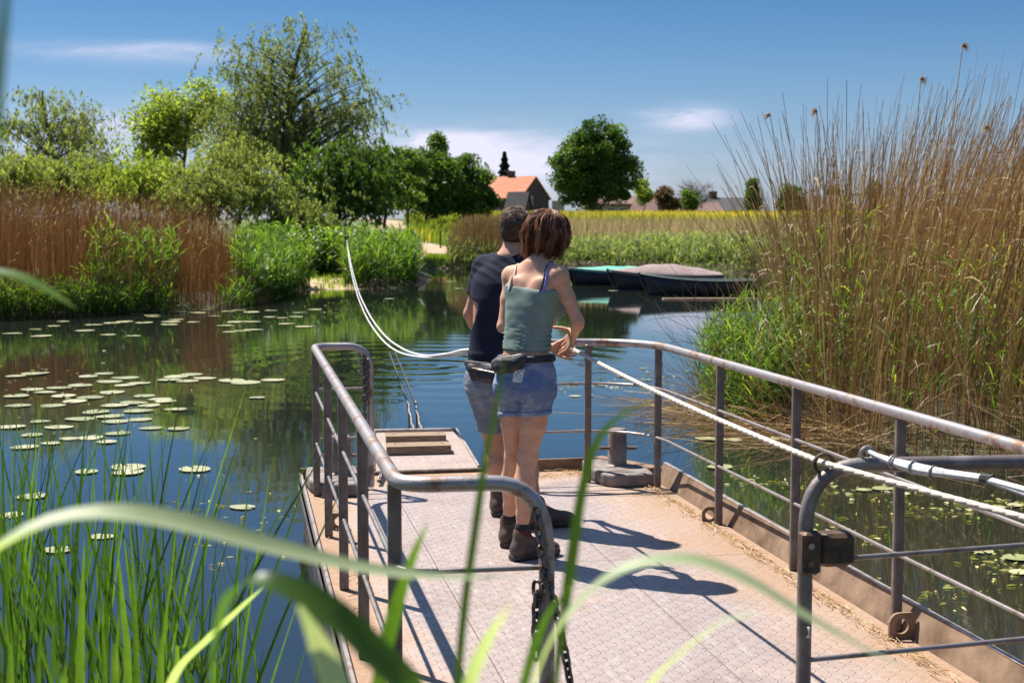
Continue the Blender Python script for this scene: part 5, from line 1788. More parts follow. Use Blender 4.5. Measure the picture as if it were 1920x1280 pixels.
belt('golden_reeds', 26000, -4, 34, 65, 80, 1.25, 2.0, G_GOLD, 'band of golden dry reeds on the far side behind the green belt', lambda X, Y: (X / Y > -.035) & (X / Y < .42), .03, .07)
nzf = lambda xy, s, k: vnoise(np.stack([xy[:, 0], xy[:, 1], 0 * xy[:, 0]], 1), s, k)
belt('flowering_field', 42000, -14, 62, 84, 178, .55, 1.0, G_RAPE, 'field of yellow flowers and grass stretching to the far houses',
     lambda X, Y: (X / Y > -.075) & (X / Y < .40) & (X > np.interp(Y, [84, 110, 140, 178], [-6.4, -8.0, -13, -20])), .06, .16, attr=lambda xy: np.clip(rg.normal(.42, .2, len(xy)) + .30 * nzf(xy * [1, .4], .10, 3) + .26 * sstep(108, 135, xy[:, 1]) - .06, 0, 1))
belt('grass_bank', 15000, -10, -1.2, 63, 110, .15, .62, G_GRASS, 'bright green grassy slope right of the climbing sand path', lambda X, Y: (X > np.interp(Y, pyy := [68.5, 72, 79, 88, 98, 110], [-.4, -1.6, -3.3, -5.1, -6.8, -7.9])) & (X / Y < -.030), .03, .08)
belt('grass_bank', 1600, -3.9, -2.5, 59.5, 67.5, .08, .26, G_GRASS, 'short bright grass between the water and the sand path', lambda X, Y: (poly_sd(X, Y, POND) > .1), .02, .05)
belt('rough_grass', 7000, -22, -3.5, 52, 82, .25, .75, G_GOLD, 'dry brown grass under the bushes left of the path', lambda X, Y: (X < np.interp(Y, [52, 68.5, 72, 79, 88, 98, 110], [-4.8, -4.0, -4.6, -6.4, -8.2, -9.9, -11])) & (X / Y > -.35), .03, .07)
belt('beach_grass', 900, -6.9, -4.5, 40.3, 46, .06, .28, G_GRASS, 'sparse grass tufts on the sandy landing', lambda X, Y: (poly_sd(X, Y, POND) > .3) & (nzf(np.stack([X, Y], 1), 1.7, 4) > -.05), .02, .04)
belt('bank_grass', 6000, -9, 14, -6, 4.4, .10, .38, G_GRASS, 'grass on the near bank under the camera', lambda X, Y: (poly_sd(X, Y, POND) > .1) & ~((X > -1.2) & (X < 3.2) & (Y > 2.5)), .006, .014)

# ================================================================ TREES
L_OLIVE = leafy('willow leaf', [(0, (.10, .125, .045)), (.5, (.19, .22, .085)), (1, (.33, .35, .17))], .48, .5, .3)
L_LIME = leafy('fresh light leaf', [(0, (.14, .19, .035)), (.5, (.25, .31, .065)), (1, (.38, .42, .13))], .5, .5, .3)
L_DARK = leafy('dark leaf', [(0, (.040, .080, .018)), (.5, (.085, .150, .028)), (1, (.17, .25, .05))], .38, .5, .3)
L_OAK = leafy('oak leaf', [(0, (.03, .07, .012)), (.5, (.075, .145, .022)), (1, (.18, .27, .045))], .35, .5, .3)
L_MID = leafy('mid green leaf', [(0, (.055, .10, .02)), (.5, (.11, .18, .035)), (1, (.21, .28, .07))], .42, .5, .3)
L_PALE = leafy('pale bush leaf', [(0, (.13, .165, .05)), (.5, (.24, .275, .095)), (1, (.40, .41, .20))], .48, .55, .3)
L_SPRUCE = leafy('spruce needles', [(0, (.012, .026, .016)), (1, (.04, .06, .035))], .1, .6, .2)
L_BROWN = leafy('reddish brown leaf', [(0, (.09, .06, .035)), (1, (.20, .13, .07))], .3, .6, .2)


def tree(name, label, cat, Y, trunk, blobs, nclus, nleaf, leaf, mat, seed, spread=.42, droop=0.0, tr=.16, depth=1.0, aspect=.45, branches=True, bark=None, group=None, leafy_=True, shell=.45, cvar=.15):
    """trunk: pixel path from the foot up; blobs: crown ellipsoids in pixels (x, y, rx, ry[, dY])"""
    r = np.random.default_rng(seed)
    s = Y / F_PX
    T = [np.array(tuple(at(x, y, Y))) for x, y in trunk]
    foot = T[0].copy(); gz_ = float(ground_z(foot[0], foot[1])); foot[2] = gz_ - .1; T = [foot] + (T if T[0][2] > gz_ + .1 else T[1:])
    T = np.array(T)
    root = thing(name, label, cat, Vector((foot[0], foot[1], gz_)), group=group)
    off = Vector((foot[0], foot[1], gz_))
    mbt = MB(); n = len(T)
    tp = [Vector(p) - off for p in T]
    path = []
    for i in range(n - 1):
        for t in np.linspace(0, 1, 4)[:-1]:
            path.append(tp[i].lerp(tp[i + 1], t) + Vector(r.normal(0, .03, 3)) * (i > 0))
    path.append(tp[-1])
    m_ = len(path); rad = [tr * (1 - .85 * (i / (m_ - 1)) ** .8) + .012 for i in range(m_)]
    mbt.tube(path, rad, 7)
    link('trunk', mbt.mesh('trunk', True), bark or M_BARK, root)
    # cluster centres
    vol = np.array([b[2] * b[3] * min(b[2], b[3]) for b in blobs], float); vol /= vol.sum()
    bi = r.choice(len(blobs), nclus, p=vol)
    d = r.normal(0, 1, (nclus, 3)); d /= np.linalg.norm(d, axis=1, keepdims=True)
    rr = r.random(nclus) ** shell
    C = np.zeros((nclus, 3))
    for j in range(nclus):
        b = blobs[bi[j]]; c = np.array(tuple(at(b[0], b[1], Y + (b[4] if len(b) > 4 else 0))))
        C[j] = c + d[j] * rr[j] * np.array([b[2] * s, min(b[2], b[3]) * s * depth, b[3] * s])
    C[:, 2] = np.maximum(C[:, 2], gz_ + .15)
    path_a = np.array([tuple(p + off) for p in path])
    parts = []
    if branches:
        # each cluster hangs on a branch that leaves the trunk lower down
        zt = np.clip(C[:, 2] - (.35 + .5 * r.random(nclus)) * np.hypot(C[:, 0] - foot[0], C[:, 1] - foot[1]), path_a[1, 2], path_a[-1, 2])
        ti = np.array([np.interp(z, path_a[:, 2], np.arange(m_)) for z in zt]); i0 = np.clip(ti.astype(int), 0, m_ - 2)
        A = path_a[i0] + (path_a[i0 + 1] - path_a[i0]) * (ti - i0)[:, None]
        mid = A * .45 + C * .55 + np.array([0, 0, .10]) * np.linalg.norm(C - A, axis=1)[:, None] + r.normal(0, .10, C.shape)
        t = np.linspace(0, 1, 6)[None, :, None]
        Pb = A[:, None] * (1 - t) ** 2 + mid[:, None] * 2 * t * (1 - t) + C[:, None] * t * t
        Ln = np.linalg.norm(C - A, axis=1)
        R = (np.clip(Ln * .017, .008, tr * .5))[:, None] * (1 - .8 * np.linspace(0, 1, 6))[None]
        V, Q = tubes3(Pb - np.array(tuple(off)), R, 4); parts.append((V, Q, np.zeros(len(V))))
        # twigs at the ends
        k = 4 if leafy_ else 16
        Bt = np.repeat(C, k, 0); dt = r.normal(0, 1, Bt.shape); dt[:, 2] = dt[:, 2] * .5 + (.45 if droop <= 0 else -.2)
        dt /= np.linalg.norm(dt, axis=1, keepdims=True)
        E_ = Bt + dt * spread * r.uniform(.7, 1.7, len(Bt))[:, None]
        Pt = Bt[:, None] * (1 - t[:, :3]) + E_[:, None] * t[:, :3] * 0
        t3 = np.linspace(0, 1, 3)[None, :, None]
        Pt = Bt[:, None] * (1 - t3) + E_[:, None] * t3 + r.normal(0, .03, (len(Bt), 1, 3)) * np.sin(t3 * 3.14)
        V, Q = tubes3(Pt - np.array(tuple(off)), np.full((len(Bt), 3), max(.005, s * .12)) * np.array([1, .7, .4]), 3); parts.append((V, Q, np.zeros(len(V))))
        link('branches', strand_mesh('branches', parts), bark or (M_BARK if leafy_ else M_TWIG), root)
    if leafy_:
        ci = r.integers(0, nclus, nleaf)
        csz = (spread * r.uniform(.55, 1.35, nclus))[ci]
        if droop > 0:
            # leaves strung along hanging shoots
            sh = r.integers(0, 9, nleaf); key = ci * 9 + sh
            rk = np.random.default_rng(seed + 1); off_ = rk.normal(0, 1, (nclus * 9, 3)) * np.array([1, 1, .6])
            st_ = off_[key] * csz[:, None]
            q = r.random(nleaf)
            Pl = C[ci] + st_ + np.stack([off_[key][:, 0] * .30 * q ** .7, off_[key][:, 1] * .3 * q ** .7, -droop * q ** 1.3], 1) * spread * 1.6 + r.normal(0, .035, (nleaf, 3))
        else:
            dd = r.normal(0, 1, (nleaf, 3)); dd /= np.maximum(1, np.linalg.norm(dd, axis=1, keepdims=True) / 2.0); Pl = C[ci] + dd * csz[:, None] * np.array([.62, .62, .45])
        Pl[:, 2] = np.maximum(Pl[:, 2], gz_ + .05)
        ax = r.normal(0, 1, (nleaf, 3)); 
        if droop > 0:
            ax[:, 2] -= 2.0
        ax /= np.linalg.norm(ax, axis=1, keepdims=True)
        b2 = np.cross(ax, r.normal(0, 1, (nleaf, 3))); b2 /= np.linalg.norm(b2, axis=1, keepdims=True)
        sz = leaf * r.uniform(.6, 1.3, nleaf)[:, None]
        o = np.array(tuple(off))
        V = np.stack([Pl - ax * sz, Pl + b2 * sz * aspect - ax * sz * .1, Pl + ax * sz, Pl - b2 * sz * aspect - ax * sz * .1], 1).reshape(-1, 3) - o
        Q = np.arange(nleaf * 4).reshape(-1, 4)
        clm = r.normal(0, cvar, nclus)[ci]
        a = np.clip(.48 + clm + r.normal(0, .16, nleaf), 0, 1)
        link('crown', mesh_np('crown', V, Q, False, np.repeat(a, 4)), mat, root)
    return root


tree('willow_tree', 'tall airy willow tree with drooping olive foliage behind the left bank', 'tree', 56, [(536, 420), (533, 330), (540, 240), (548, 160), (562, 90), (575, 50)],
     [(580, 80, 70, 52), (495, 140, 85, 66), (632, 150, 40, 70), (410, 118, 36, 26), (660, 200, 40, 50), (545, 230, 140, 72), (655, 268, 48, 52), (448, 235, 62, 72), (545, 330, 120, 50)], 230, 40000, .080, L_OLIVE, 3, .46, .70, .22, aspect=.28)
tree('light_green_tree', 'light green round tree left of the tall willow', 'tree', 66, [(346, 400), (344, 320), (348, 270), (352, 220)],
     [(335, 205, 66, 44), (285, 235, 34, 50), (385, 195, 34, 40), (325, 262, 80, 44), (290, 290, 50, 30)], 110, 9500, .11, L_LIME, 4, .66, 0, .17)
tree('sparse_tree', 'sparse olive tree with bare twigs at the far left', 'tree', 52, [(112, 400), (110, 330), (100, 280), (88, 225), (80, 170)],
     [(85, 210, 50, 50), (140, 235, 42, 52), (20, 235, 42, 34), (90, 275, 90, 30)], 60, 5600, .09, L_OLIVE, 5, .42, .7, .12, aspect=.3)
tree('bare_tree', 'thin half bare tree reaching right beside the sparse olive tree', 'tree', 53, [(160, 400), (152, 320), (150, 270), (156, 215)],
     [(165, 235, 38, 42), (185, 215, 22, 20)], 22, 500, .08, L_OLIVE, 6, .38, .3, .08, aspect=.3)
tree('pale_bush', 'pale green willow bush in front of the tall willow\'s trunk', 'bush', 48, [(450, 420), (450, 380), (448, 330)],
     [(435, 300, 58, 48), (480, 345, 48, 48), (400, 345, 40, 36)], 90, 14000, .075, L_PALE, 7, .38, .5, .08, aspect=.3)
tree('dark_bush', 'dark green bushy tree right of the tall willow', 'bush', 52, [(632, 440), (634, 380), (640, 320)],
     [(640, 322, 66, 62), (690, 290, 36, 44), (592, 370, 46, 48), (680, 370, 50, 45)], 110, 16000, .085, L_DARK, 8, .42, .3, .12, aspect=.35)
tree('dark_bush', 'leafy green bush left of the climbing sand path', 'bush', 62, [(722, 420), (724, 380), (726, 330)],
     [(718, 320, 26, 50), (730, 350, 24, 34), (695, 378, 28, 26)], 60, 9500, .10, L_MID, 9, .42, .2, .10, aspect=.4)
for i, (x, y, rx, ry, mt, lab) in enumerate([(25, 320, 55, 34, L_PALE, 'pale bush in the hedge behind the reeds, leftmost'), (110, 318, 50, 30, L_PALE, 'pale bush in the hedge under the sparse olive tree'),
                                            (190, 322, 46, 32, L_OLIVE, 'olive bush in the hedge, right of the half bare tree'), (262, 318, 44, 34, L_LIME, 'light green bush in the hedge below the light green tree'),
                                            (330, 330, 46, 32, L_PALE, 'pale bush in the hedge, left of the pale willow bush'), (390, 350, 40, 34, L_OLIVE, 'olive bush in the hedge next to the pale willow bush'),
                                            (560, 400, 60, 34, L_OLIVE, 'low olive bush at the foot of the tall willow')]):
    tree('hedge_bush', lab, 'bush', 46 + (i * 37 % 5), [(x, y + 70), (x, y + 20), (x + 3, y)], [(x, y, rx, ry), (x - 14, y + 30, rx, ry)], 55, 8500, .075, mt, 20 + i, .38, .35, .05, aspect=.32, group='bushes of the hedge behind the left reeds')
# across the meadow
tree('round_tree', 'pale green tree at the left end of the distant tree group', 'tree', 98, [(765, 410), (765, 370), (765, 330)], [(768, 325, 24, 44), (752, 360, 18, 30)], 50, 7000, .15, L_MID, 31, .6, 0, .15)
tree('round_tree', 'dark round tree in the distant group, tallest of the three', 'tree', 108, [(800, 410), (800, 370), (802, 320)], [(805, 322, 38, 36), (790, 345, 34, 40), (830, 350, 28, 36), (805, 385, 40, 20)], 70, 12500, .17, L_DARK, 32, .72, 0, .2)
tree('round_tree', 'dark round tree in the middle of the distant group', 'tree', 110, [(868, 410), (868, 380), (870, 335)], [(868, 330, 32, 34), (862, 358, 36, 34), (865, 388, 36, 18)], 62, 11000, .17, L_DARK, 33, .72, 0, .2)
tree('round_tree', 'dark round tree in front of the orange roofed house', 'tree', 112, [(915, 410), (915, 385), (915, 350)], [(896, 340, 20, 30), (900, 366, 26, 20), (914, 384, 20, 11)], 60, 8500, .17, L_DARK, 34, .55, 0, .2)
tree('poplar_tree', 'small pointed tree rising above the distant tree group', 'tree', 135, [(824, 400), (824, 330), (824, 270)], [(824, 275, 12, 20), (824, 300, 16, 24)], 34, 4200, .18, L_MID, 35, .6, 0, .15)
tree('oak_tree', 'big round dark green tree right of the orange roofed house', 'tree', 150, [(1112, 412), (1110, 385), (1112, 350), (1115, 300)],
     [(1117, 282, 60, 52), (1082, 315, 42, 50), (1155, 320, 42, 52), (1117, 352, 70, 34), (1072, 350, 28, 34), (1165, 350, 30, 34)], 190, 36000, .165, L_OAK, 36, .88, 0, .42, aspect=.6, shell=.42, cvar=.24)
tree('yellow_bush', 'small yellow green bush right of the big round tree', 'bush', 165, [(1208, 405), (1208, 390), (1208, 365)], [(1207, 362, 11, 17), (1200, 350, 8, 9)], 24, 2600, .2, L_LIME, 37, .6, 0, .1)
tree('brown_bush', 'reddish brown bush left of the leafless tree', 'bush', 160, [(1242, 405), (1242, 390), (1243, 370)], [(1243, 366, 13, 13), (1262, 380, 20, 14)], 24, 2600, .2, L_BROWN, 38, .6, 0, .1)
tree('bare_tree', 'round leafless grey tree on the horizon', 'tree', 160, [(1302, 405), (1302, 385), (1302, 370)], [(1302, 366, 42, 24)], 90, 10, .2, L_BROWN, 39, .9, 0, .16, leafy_=False, bark=M_TWIG)
tree('dark_bush', 'small dark bush in front of the leafless tree', 'bush', 155, [(1295, 405), (1295, 392), (1295, 375)], [(1295, 376, 12, 17)], 24, 2600, .2, L_MID, 40, .6, 0, .1)
tree('columnar_tree', 'narrow dark columnar tree beside the grey roofed house', 'tree', 150, [(1413, 405), (1413, 385), (1413, 350)], [(1413, 352, 10, 16), (1412, 378, 13, 22)], 40, 5600, .17, L_DARK, 41, .5, 0, .15)
tree('round_tree', 'dark round tree seen through the left edge of the right reeds', 'tree', 150, [(1484, 408), (1484, 390), (1484, 370)], [(1484, 366, 16, 15), (1480, 382, 18, 16)], 36, 4400, .2, L_DARK, 42, .6, 0, .15)
tree('round_tree', 'small dark tree behind the reeds, right of the brown roof', 'tree', 155, [(1641, 408), (1641, 385), (1641, 360)], [(1641, 362, 8, 15), (1641, 385, 10, 16)], 24, 2600, .2, L_DARK, 43, .5, 0, .12)
tree('round_tree', 'small dark tree just above the brown roof behind the reeds', 'tree', 185, [(1562, 408), (1562, 385), (1562, 366)], [(1562, 362, 9, 10)], 16, 1600, .2, L_DARK, 44, .5, 0, .12)
# spruce
sp = at(946, 400, 215); sp.z = float(ground_z(sp.x, sp.y)); r = np.random.default_rng(50)
root = thing('spruce_tree', 'dark spruce behind the orange roofed house', 'tree', sp)
top_z = at(946, 284, 215).z - sp.z
mb = MB(); mb.tube([(0, 0, 0), (0, 0, top_z)], [.2, .02], 6); link('trunk', mb.mesh('trunk'), M_BARK, root)
n = 9000; hh = r.random(n) ** .8; rad = (1 - hh) * 3.4 * (.75 + .25 * np.cos(hh * 70)) * r.random(n) ** .4 + .08; a = r.uniform(0, 6.28, n)
Pl = np.stack([rad * np.cos(a), rad * np.sin(a), hh * top_z - rad * .25], 1)
ax = np.stack([np.cos(a), np.sin(a), -.3 + 0 * a], 1); b2 = np.cross(ax, r.normal(0, 1, (n, 3))); b2 /= np.linalg.norm(b2, axis=1, keepdims=True)
V = np.stack([Pl - ax * .2, Pl + b2 * .06, Pl + ax * .2, Pl - b2 * .06], 1).reshape(-1, 3)
link('crown', mesh_np('crown', V, np.arange(n * 4).reshape(-1, 4), False, np.repeat(r.random(n), 4)), L_SPRUCE, root)

# fence posts by the path
for (x, y, Y, h) in ((826, 432, 78, .7), (845, 440, 74, .7), (809, 396, 112, 1.4)):
    b = at(x, y + 12, Y); b.z = float(ground_z(b.x, b.y)); mb = MB(); mb.box((0, 0, h * .75), (.09, .09, h * 1.5), bev=.01)
    mb.build('fence_post', M_DARK, label='weathered wooden fence post in the grass beside the sand path', category='post', group='fence posts by the path', loc=b)

# ================================================================ HOUSES FAR OFF
M_TILE = solid('orange clay tiles', (.42, .135, .055), .8, col2=(.50, .19, .09), nscale=1.5, bump=.03, bscale=3)
M_TILE2 = solid('pinkish grey tiles', (.17, .095, .078), .85, col2=(.21, .13, .11), nscale=1.5)
M_TILE3 = solid('dark grey tiles', (.05, .047, .05), .8, col2=(.075, .07, .07), nscale=1.5)
M_TILE4 = solid('brown tiles', (.13, .085, .065), .8, col2=(.17, .12, .09), nscale=1.5)
M_BRICK = solid('dark brown brick', (.085, .055, .045), .9, col2=(.12, .08, .065), nscale=2)
M_WALLP = solid('pale render wall', (.45, .40, .35), .9)
M_FRAME = solid('white window frame', (.75, .75, .72), .5)
M_GLASS = solid('window glass', (.02, .025, .03), .08, spec=.8)


def house(label, pos, rz, L, Wd, eave, ridge, roof, wall, wins=(), chim=None, hip=0.0, over=.35):
    root = thing('house', label, 'house', pos, rz)
    mb = MB(); mb.box((0, 0, eave / 2), (L, Wd, eave)); 
    if not hip:
        for sx in (-1, 1):
            x = sx * L / 2
            mb.add([(x, -Wd / 2, eave), (x, Wd / 2, eave), (x, 0, ridge - .12), (x - sx * .25, -Wd / 2, eave), (x - sx * .25, Wd / 2, eave), (x - sx * .25, 0, ridge - .12)],
                   [(0, 1, 2), (3, 5, 4), (0, 2, 5, 3), (1, 4, 5, 2)])
    link('wall', mb.mesh('wall'), wall, root)
    mb = MB(); e = over; dz_ = e * (ridge - eave) / (Wd / 2); h = hip * L / 2
    X = L / 2 + e * .6; Yv = Wd / 2 + e
    for t_, up in ((0, 0), (1, .16)):
        pass
    A = [(-X, -Yv, eave - dz_), (X, -Yv, eave - dz_), (X - h, 0, ridge), (-X + h, 0, ridge), (-X, Yv, eave - dz_), (X, Yv, eave - dz_)]
    Bt = [(x, y, z + .16) for x, y, z in A]
    mb.add(A + Bt, [(0, 1, 2, 3), (5, 4, 3, 2), (6, 9, 8, 7), (11, 8, 9, 10), (0, 6, 7, 1), (4, 5, 11, 10), (0, 3, 9, 6), (3, 4, 10, 9), (1, 7, 8, 2), (2, 8, 11, 5)])
    rf = link('roof', mb.mesh('roof'), roof, root)
    if chim:
        mb = MB(); mb.box((chim, .15, ridge + .25), (.9, .7, 1.3), bev=.04); link('chimney', mb.mesh('chimney'), M_BRICK, rf)
    for (side, u, z, w, hh_) in wins:
        f = MB(); g_ = MB()
        if side == 'f':
            c = (u, -Wd / 2 - .03, z); f.box(c, (w, .08, hh_)); g_.box((u, -Wd / 2 - .075, z), (w - .18, .02, hh_ - .18))
        else:
            c = (L / 2 + .03, u, z); f.box(c, (.08, w, hh_)); g_.box((L / 2 + .075, u, z), (.02, w - .18, hh_ - .18))
        fo_ = link('window', f.mesh('window'), M_FRAME, root); link('pane', g_.mesh('pane'), M_GLASS, fo_)
    return root


def hp(x, Y, dz_=0):
    p = at(x, 395, Y); p.z = float(ground_z(p.x, p.y)) + dz_; return p


def zat(y, Y):
    return at(960, y, Y).z


th = math.radians(-27)
Yh = 190; g0 = hp(1003, Yh).z
ap = at(1003, 330, Yh); Lh_ = 13.5
cen = Vector((ap.x, Yh, 0)) - Vector((math.cos(th), math.sin(th), 0)) * (Lh_ / 2)
house('farmhouse with steep orange tiled roof and dark brick gable', Vector((cen.x, cen.y, g0)), th, Lh_, 8.6, zat(374, Yh) - g0 + .2, zat(331, Yh) - g0 - .1, M_TILE, M_BRICK,
      wins=(('g', -1.2, 2.4, .9, 1.2), ('f', 3.0, 1.4, 1.3, 1.2)), chim=Lh_ / 2 - 3.6)
house('low annex with a grey roof in front of the farmhouse', Vector((hp(972, 178).x, 178, hp(972, 178).z)), th, 2.6, 2.2, 1.0, zat(362, 178) - hp(972, 178).z, M_TILE3, M_BRICK)
Yb = 172
house('bungalow with pinkish hipped roof and white framed windows right of the big tree', Vector((hp(1172, Yb).x, Yb, hp(1172, Yb).z)), math.radians(4), 10.5, 7, zat(384, Yb) - hp(1172, Yb).z, zat(369, Yb) - hp(1172, Yb).z, M_TILE2, M_WALLP,
      wins=(('f', -3.6, .95, 1.1, .9), ('f', -2.2, .95, 1.1, .9), ('f', -.8, .95, 1.1, .9), ('f', 3.0, .95, 1.1, .9)), hip=.35)
house('bungalow with a pale pink rounded roof end beside the yellow green bush', Vector((hp(1209, 168).x, 168, hp(1209, 168).z)), math.radians(-8), 3.4, 5, .6, zat(371, 168) - hp(1209, 168).z, M_TILE2, M_TILE2, hip=.5)
house('low house with pink tiles left of the grey roofed house', Vector((hp(1303, 165).x, 165, hp(1303, 165).z)), math.radians(8), 5, 5, .8, zat(382, 165) - hp(1303, 165).z, M_TILE2, M_BRICK)
house('house with a wide dark grey roof left of the columnar tree', Vector((hp(1362, 168).x, 168, hp(1362, 168).z)), math.radians(3), 6.0, 7, 1.0, zat(373, 168) - hp(1362, 168).z, M_TILE3, M_BRICK, hip=.28, chim=-1.6)
house('house with a brown roof behind the reeds on the right', Vector((hp(1547, 168).x, 168, hp(1547, 168).z)), math.radians(3), 5.6, 7, 1.1, zat(369, 168) - hp(1547, 168).z, M_TILE4, M_BRICK, hip=.22)
mb = MB(); mb.box((0, 0, 1.2), (1.6, 2.5, 2.4), bev=.02); mb.build('shed', M_WALLP, label='small pale shed right beside the farmhouse gable', category='shed', loc=hp(1046, 185))
b = hp(1429, 160); mb = MB(); mb.tube([(0, 0, 0), (0, 0, zat(352, 160) - b.z)], [.10, .06], 8); mb.build('flag_pole', M_FRAME, label='thin white pole right of the columnar tree', category='pole', loc=b, smooth=True)

# ================================================================ BOATS
M_BOATD = solid('tarred black boat hull', (.012, .013, .018), .5, col2=(.03, .028, .03), nscale=5)
M_COVER = solid('faded brown canvas', (.28, .205, .185), .85, col2=(.36, .275, .25), nscale=2.5, bump=.01, bscale=3)
M_TEAL = solid('teal green paint', (.03, .22, .15), .5, col2=(.06, .32, .22), nscale=4)
M_TEALC = solid('teal canvas', (.10, .42, .30), .8, col2=(.16, .5, .38), nscale=3)
M_GUN = solid('grey green gunwale', (.10, .16, .14), .5)


def boat_shape(L, beam, n=16):
    X = np.linspace(0, 1, n)
    hb = beam / 2 * np.sin(np.clip(X * 1.25, 0, 1) * math.pi / 2) ** .75 * (1 - .30 * np.clip((X - .6) / .4, 0, 1) ** 1.5)
    hb[0] = .02
    sheer = .36 + .20 * (1 - X) ** 2.5 + .05 * X ** 2
    return X * L, hb, sheer


def boat(label, bow, head_deg, L, beam, hullm, gunm, cover=None, coverh=.35, hscale=1.0):
    root = thing('rowing_boat', label, 'boat', Vector((bow.x, bow.y, 0)), math.radians(head_deg))
    X, hb, sh = boat_shape(L, beam); sh = sh * hscale; n = len(X); m_ = 9
    V = []; 
    for i in range(n):
        for k in range(m_):
            t = -1 + 2 * k / (m_ - 1)
            y = hb[i] * math.copysign(abs(t) ** .55, t); z = -.12 + (sh[i] + .12) * abs(t) ** 2.4
            x = X[i] + (.32 * (1 - abs(t) ** 2.4) if i == 0 else .10 * (1 - abs(t)) * (1 - i / n))
            V.append((x, y, z))
    Q = [(i * m_ + k, i * m_ + k + 1, (i + 1) * m_ + k + 1, (i + 1) * m_ + k) for i in range(n - 1) for k in range(m_ - 1)]
    Q.append(tuple((n - 1) * m_ + k for k in range(m_)))
    mb = MB(); mb.add(V, Q); h = link('hull', mb.mesh('hull', True), hullm, root)
    so = h.modifiers.new('thickness', 'SOLIDIFY'); so.thickness = .03; so.offset = -1
    for sd in (-1, 1):
        mb = MB(); mb.tube([(X[i], sd * (hb[i] + .005), sh[i] + .012) for i in range(n)], .020, 6); link('gunwale', mb.mesh('gunwale', True), gunm, root)
    mb = MB(); mb.tube([(-.03, 0, sh[0] + .05), (.06, 0, sh[0] * .6), (.30, 0, -.1)], [.032, .035, .04], 6); link('stem_post', mb.mesh('stem_post'), hullm, root)
    if cover is None:
        for q in (.35, .6, .85):
            i = int(q * (n - 1)); mb = MB(); mb.box((X[i], 0, sh[i] - .09), (.22, hb[i] * 2 - .03, .03), bev=.005); link('thwart', mb.mesh('thwart'), hullm, root)
    else:
        V = []; N = 22
        Xi = np.linspace(X[0] + .02, X[-1], N); hi = np.interp(Xi, X, hb); si = np.interp(Xi, X, sh)
        for i in range(N):
            u = i / (N - 1)
            pk = coverh * (math.sin(min(1, u * 1.9) * math.pi / 2) ** 1.3) * (1 - .75 * max(0, (u - .55) / .45) ** 1.4)
            for k in range(11):
                t = -1 + .2 * k
                edge = 1 - abs(t)
                V.append((Xi[i], t * (hi[i] + .03), si[i] + (pk * (1 - abs(t) ** 1.4) if abs(t) < 1 else -.05) + .012 * math.sin(k * 2.1 + i * 1.3) * edge))
        Q = [(i * 11 + k, i * 11 + k + 1, (i + 1) * 11 + k + 1, (i + 1) * 11 + k) for i in range(N - 1) for k in range(10)]
        Q.append(tuple((N - 1) * 11 + k for k in range(11)))
        mb = MB(); mb.add(V, Q); c = link('cover', mb.mesh('cover', True), cover, root)
        so = c.modifiers.new('thickness', 'SOLIDIFY'); so.thickness = .008
    return root


boat('open black rowing boat with a grey green gunwale, nearest of the moored boats', on(1200, 553, 0), -8, 3.1, 1.15, M_BOATD, M_GUN)
boat('black boat under a peaked faded brown canvas cover', on(1140, 543, 0), 6, 3.3, 1.4, M_BOATD, M_BOATD, M_COVER, .33)
boat('low boat under a teal green cover, farthest left of the moored boats', on(1062, 534, 0), 12, 3.6, 1.4, M_BOATD, M_COVER, M_TEALC, .18, .95)
# small dark cleats on the near boat are part of it; mooring board on the water
mb = MB(); mb.box((0, 0, .0), (2.4, .25, .04), rz=.04, bev=.01); mb.build('floating_board', M_WOOD, label='pale floating board in front of the near black boat', category='board', loc=on(1330, 560, .01))

# ================================================================ LILY PADS
M_PAD = None
m, t = new_mat('lily pad')
oi = t.node('ShaderNodeObjectInfo'); g = t.node('ShaderNodeTexCoord')
c = t.ramp(oi.outputs['Random'], [(0, (.32, .35, .16)), (.5, (.46, .46, .25)), (1, (.60, .56, .34))])  # the sun's gleam on the pads is painted in as paleness
c = t.mix(t.node('ShaderNodeMapRange', {0: t.noise(g.outputs['Object'], 7, 4), 1: .5, 2: .62, 3: 0, 4: .8}).outputs[0], c, (.20, .22, .08))
c = t.mix(t.node('ShaderNodeMapRange', {0: t.noise(g.outputs['Object'], 3.1, 5, .7), 1: .56, 2: .64}).outputs[0], c, (.26, .15, .06))
ox, oy, oz = t.node('ShaderNodeSeparateXYZ', {0: g.outputs['Object']}).outputs
vein = t.math('ABSOLUTE', t.math('SINE', t.math('MULTIPLY', t.math('ARCTAN2', oy, ox), 9.0)))
c = t.mix(t.node('ShaderNodeMapRange', {0: vein, 1: .12, 2: .0, 3: 0, 4: .5}).outputs[0], c, (.62, .62, .38))
p = t.node('ShaderNodeBsdfPrincipled', {'Base Color': c, 'Roughness': .34, 'Specular IOR Level': .6})
t.node('ShaderNodeOutputMaterial', {0: p.outputs[0]}); M_PAD = m


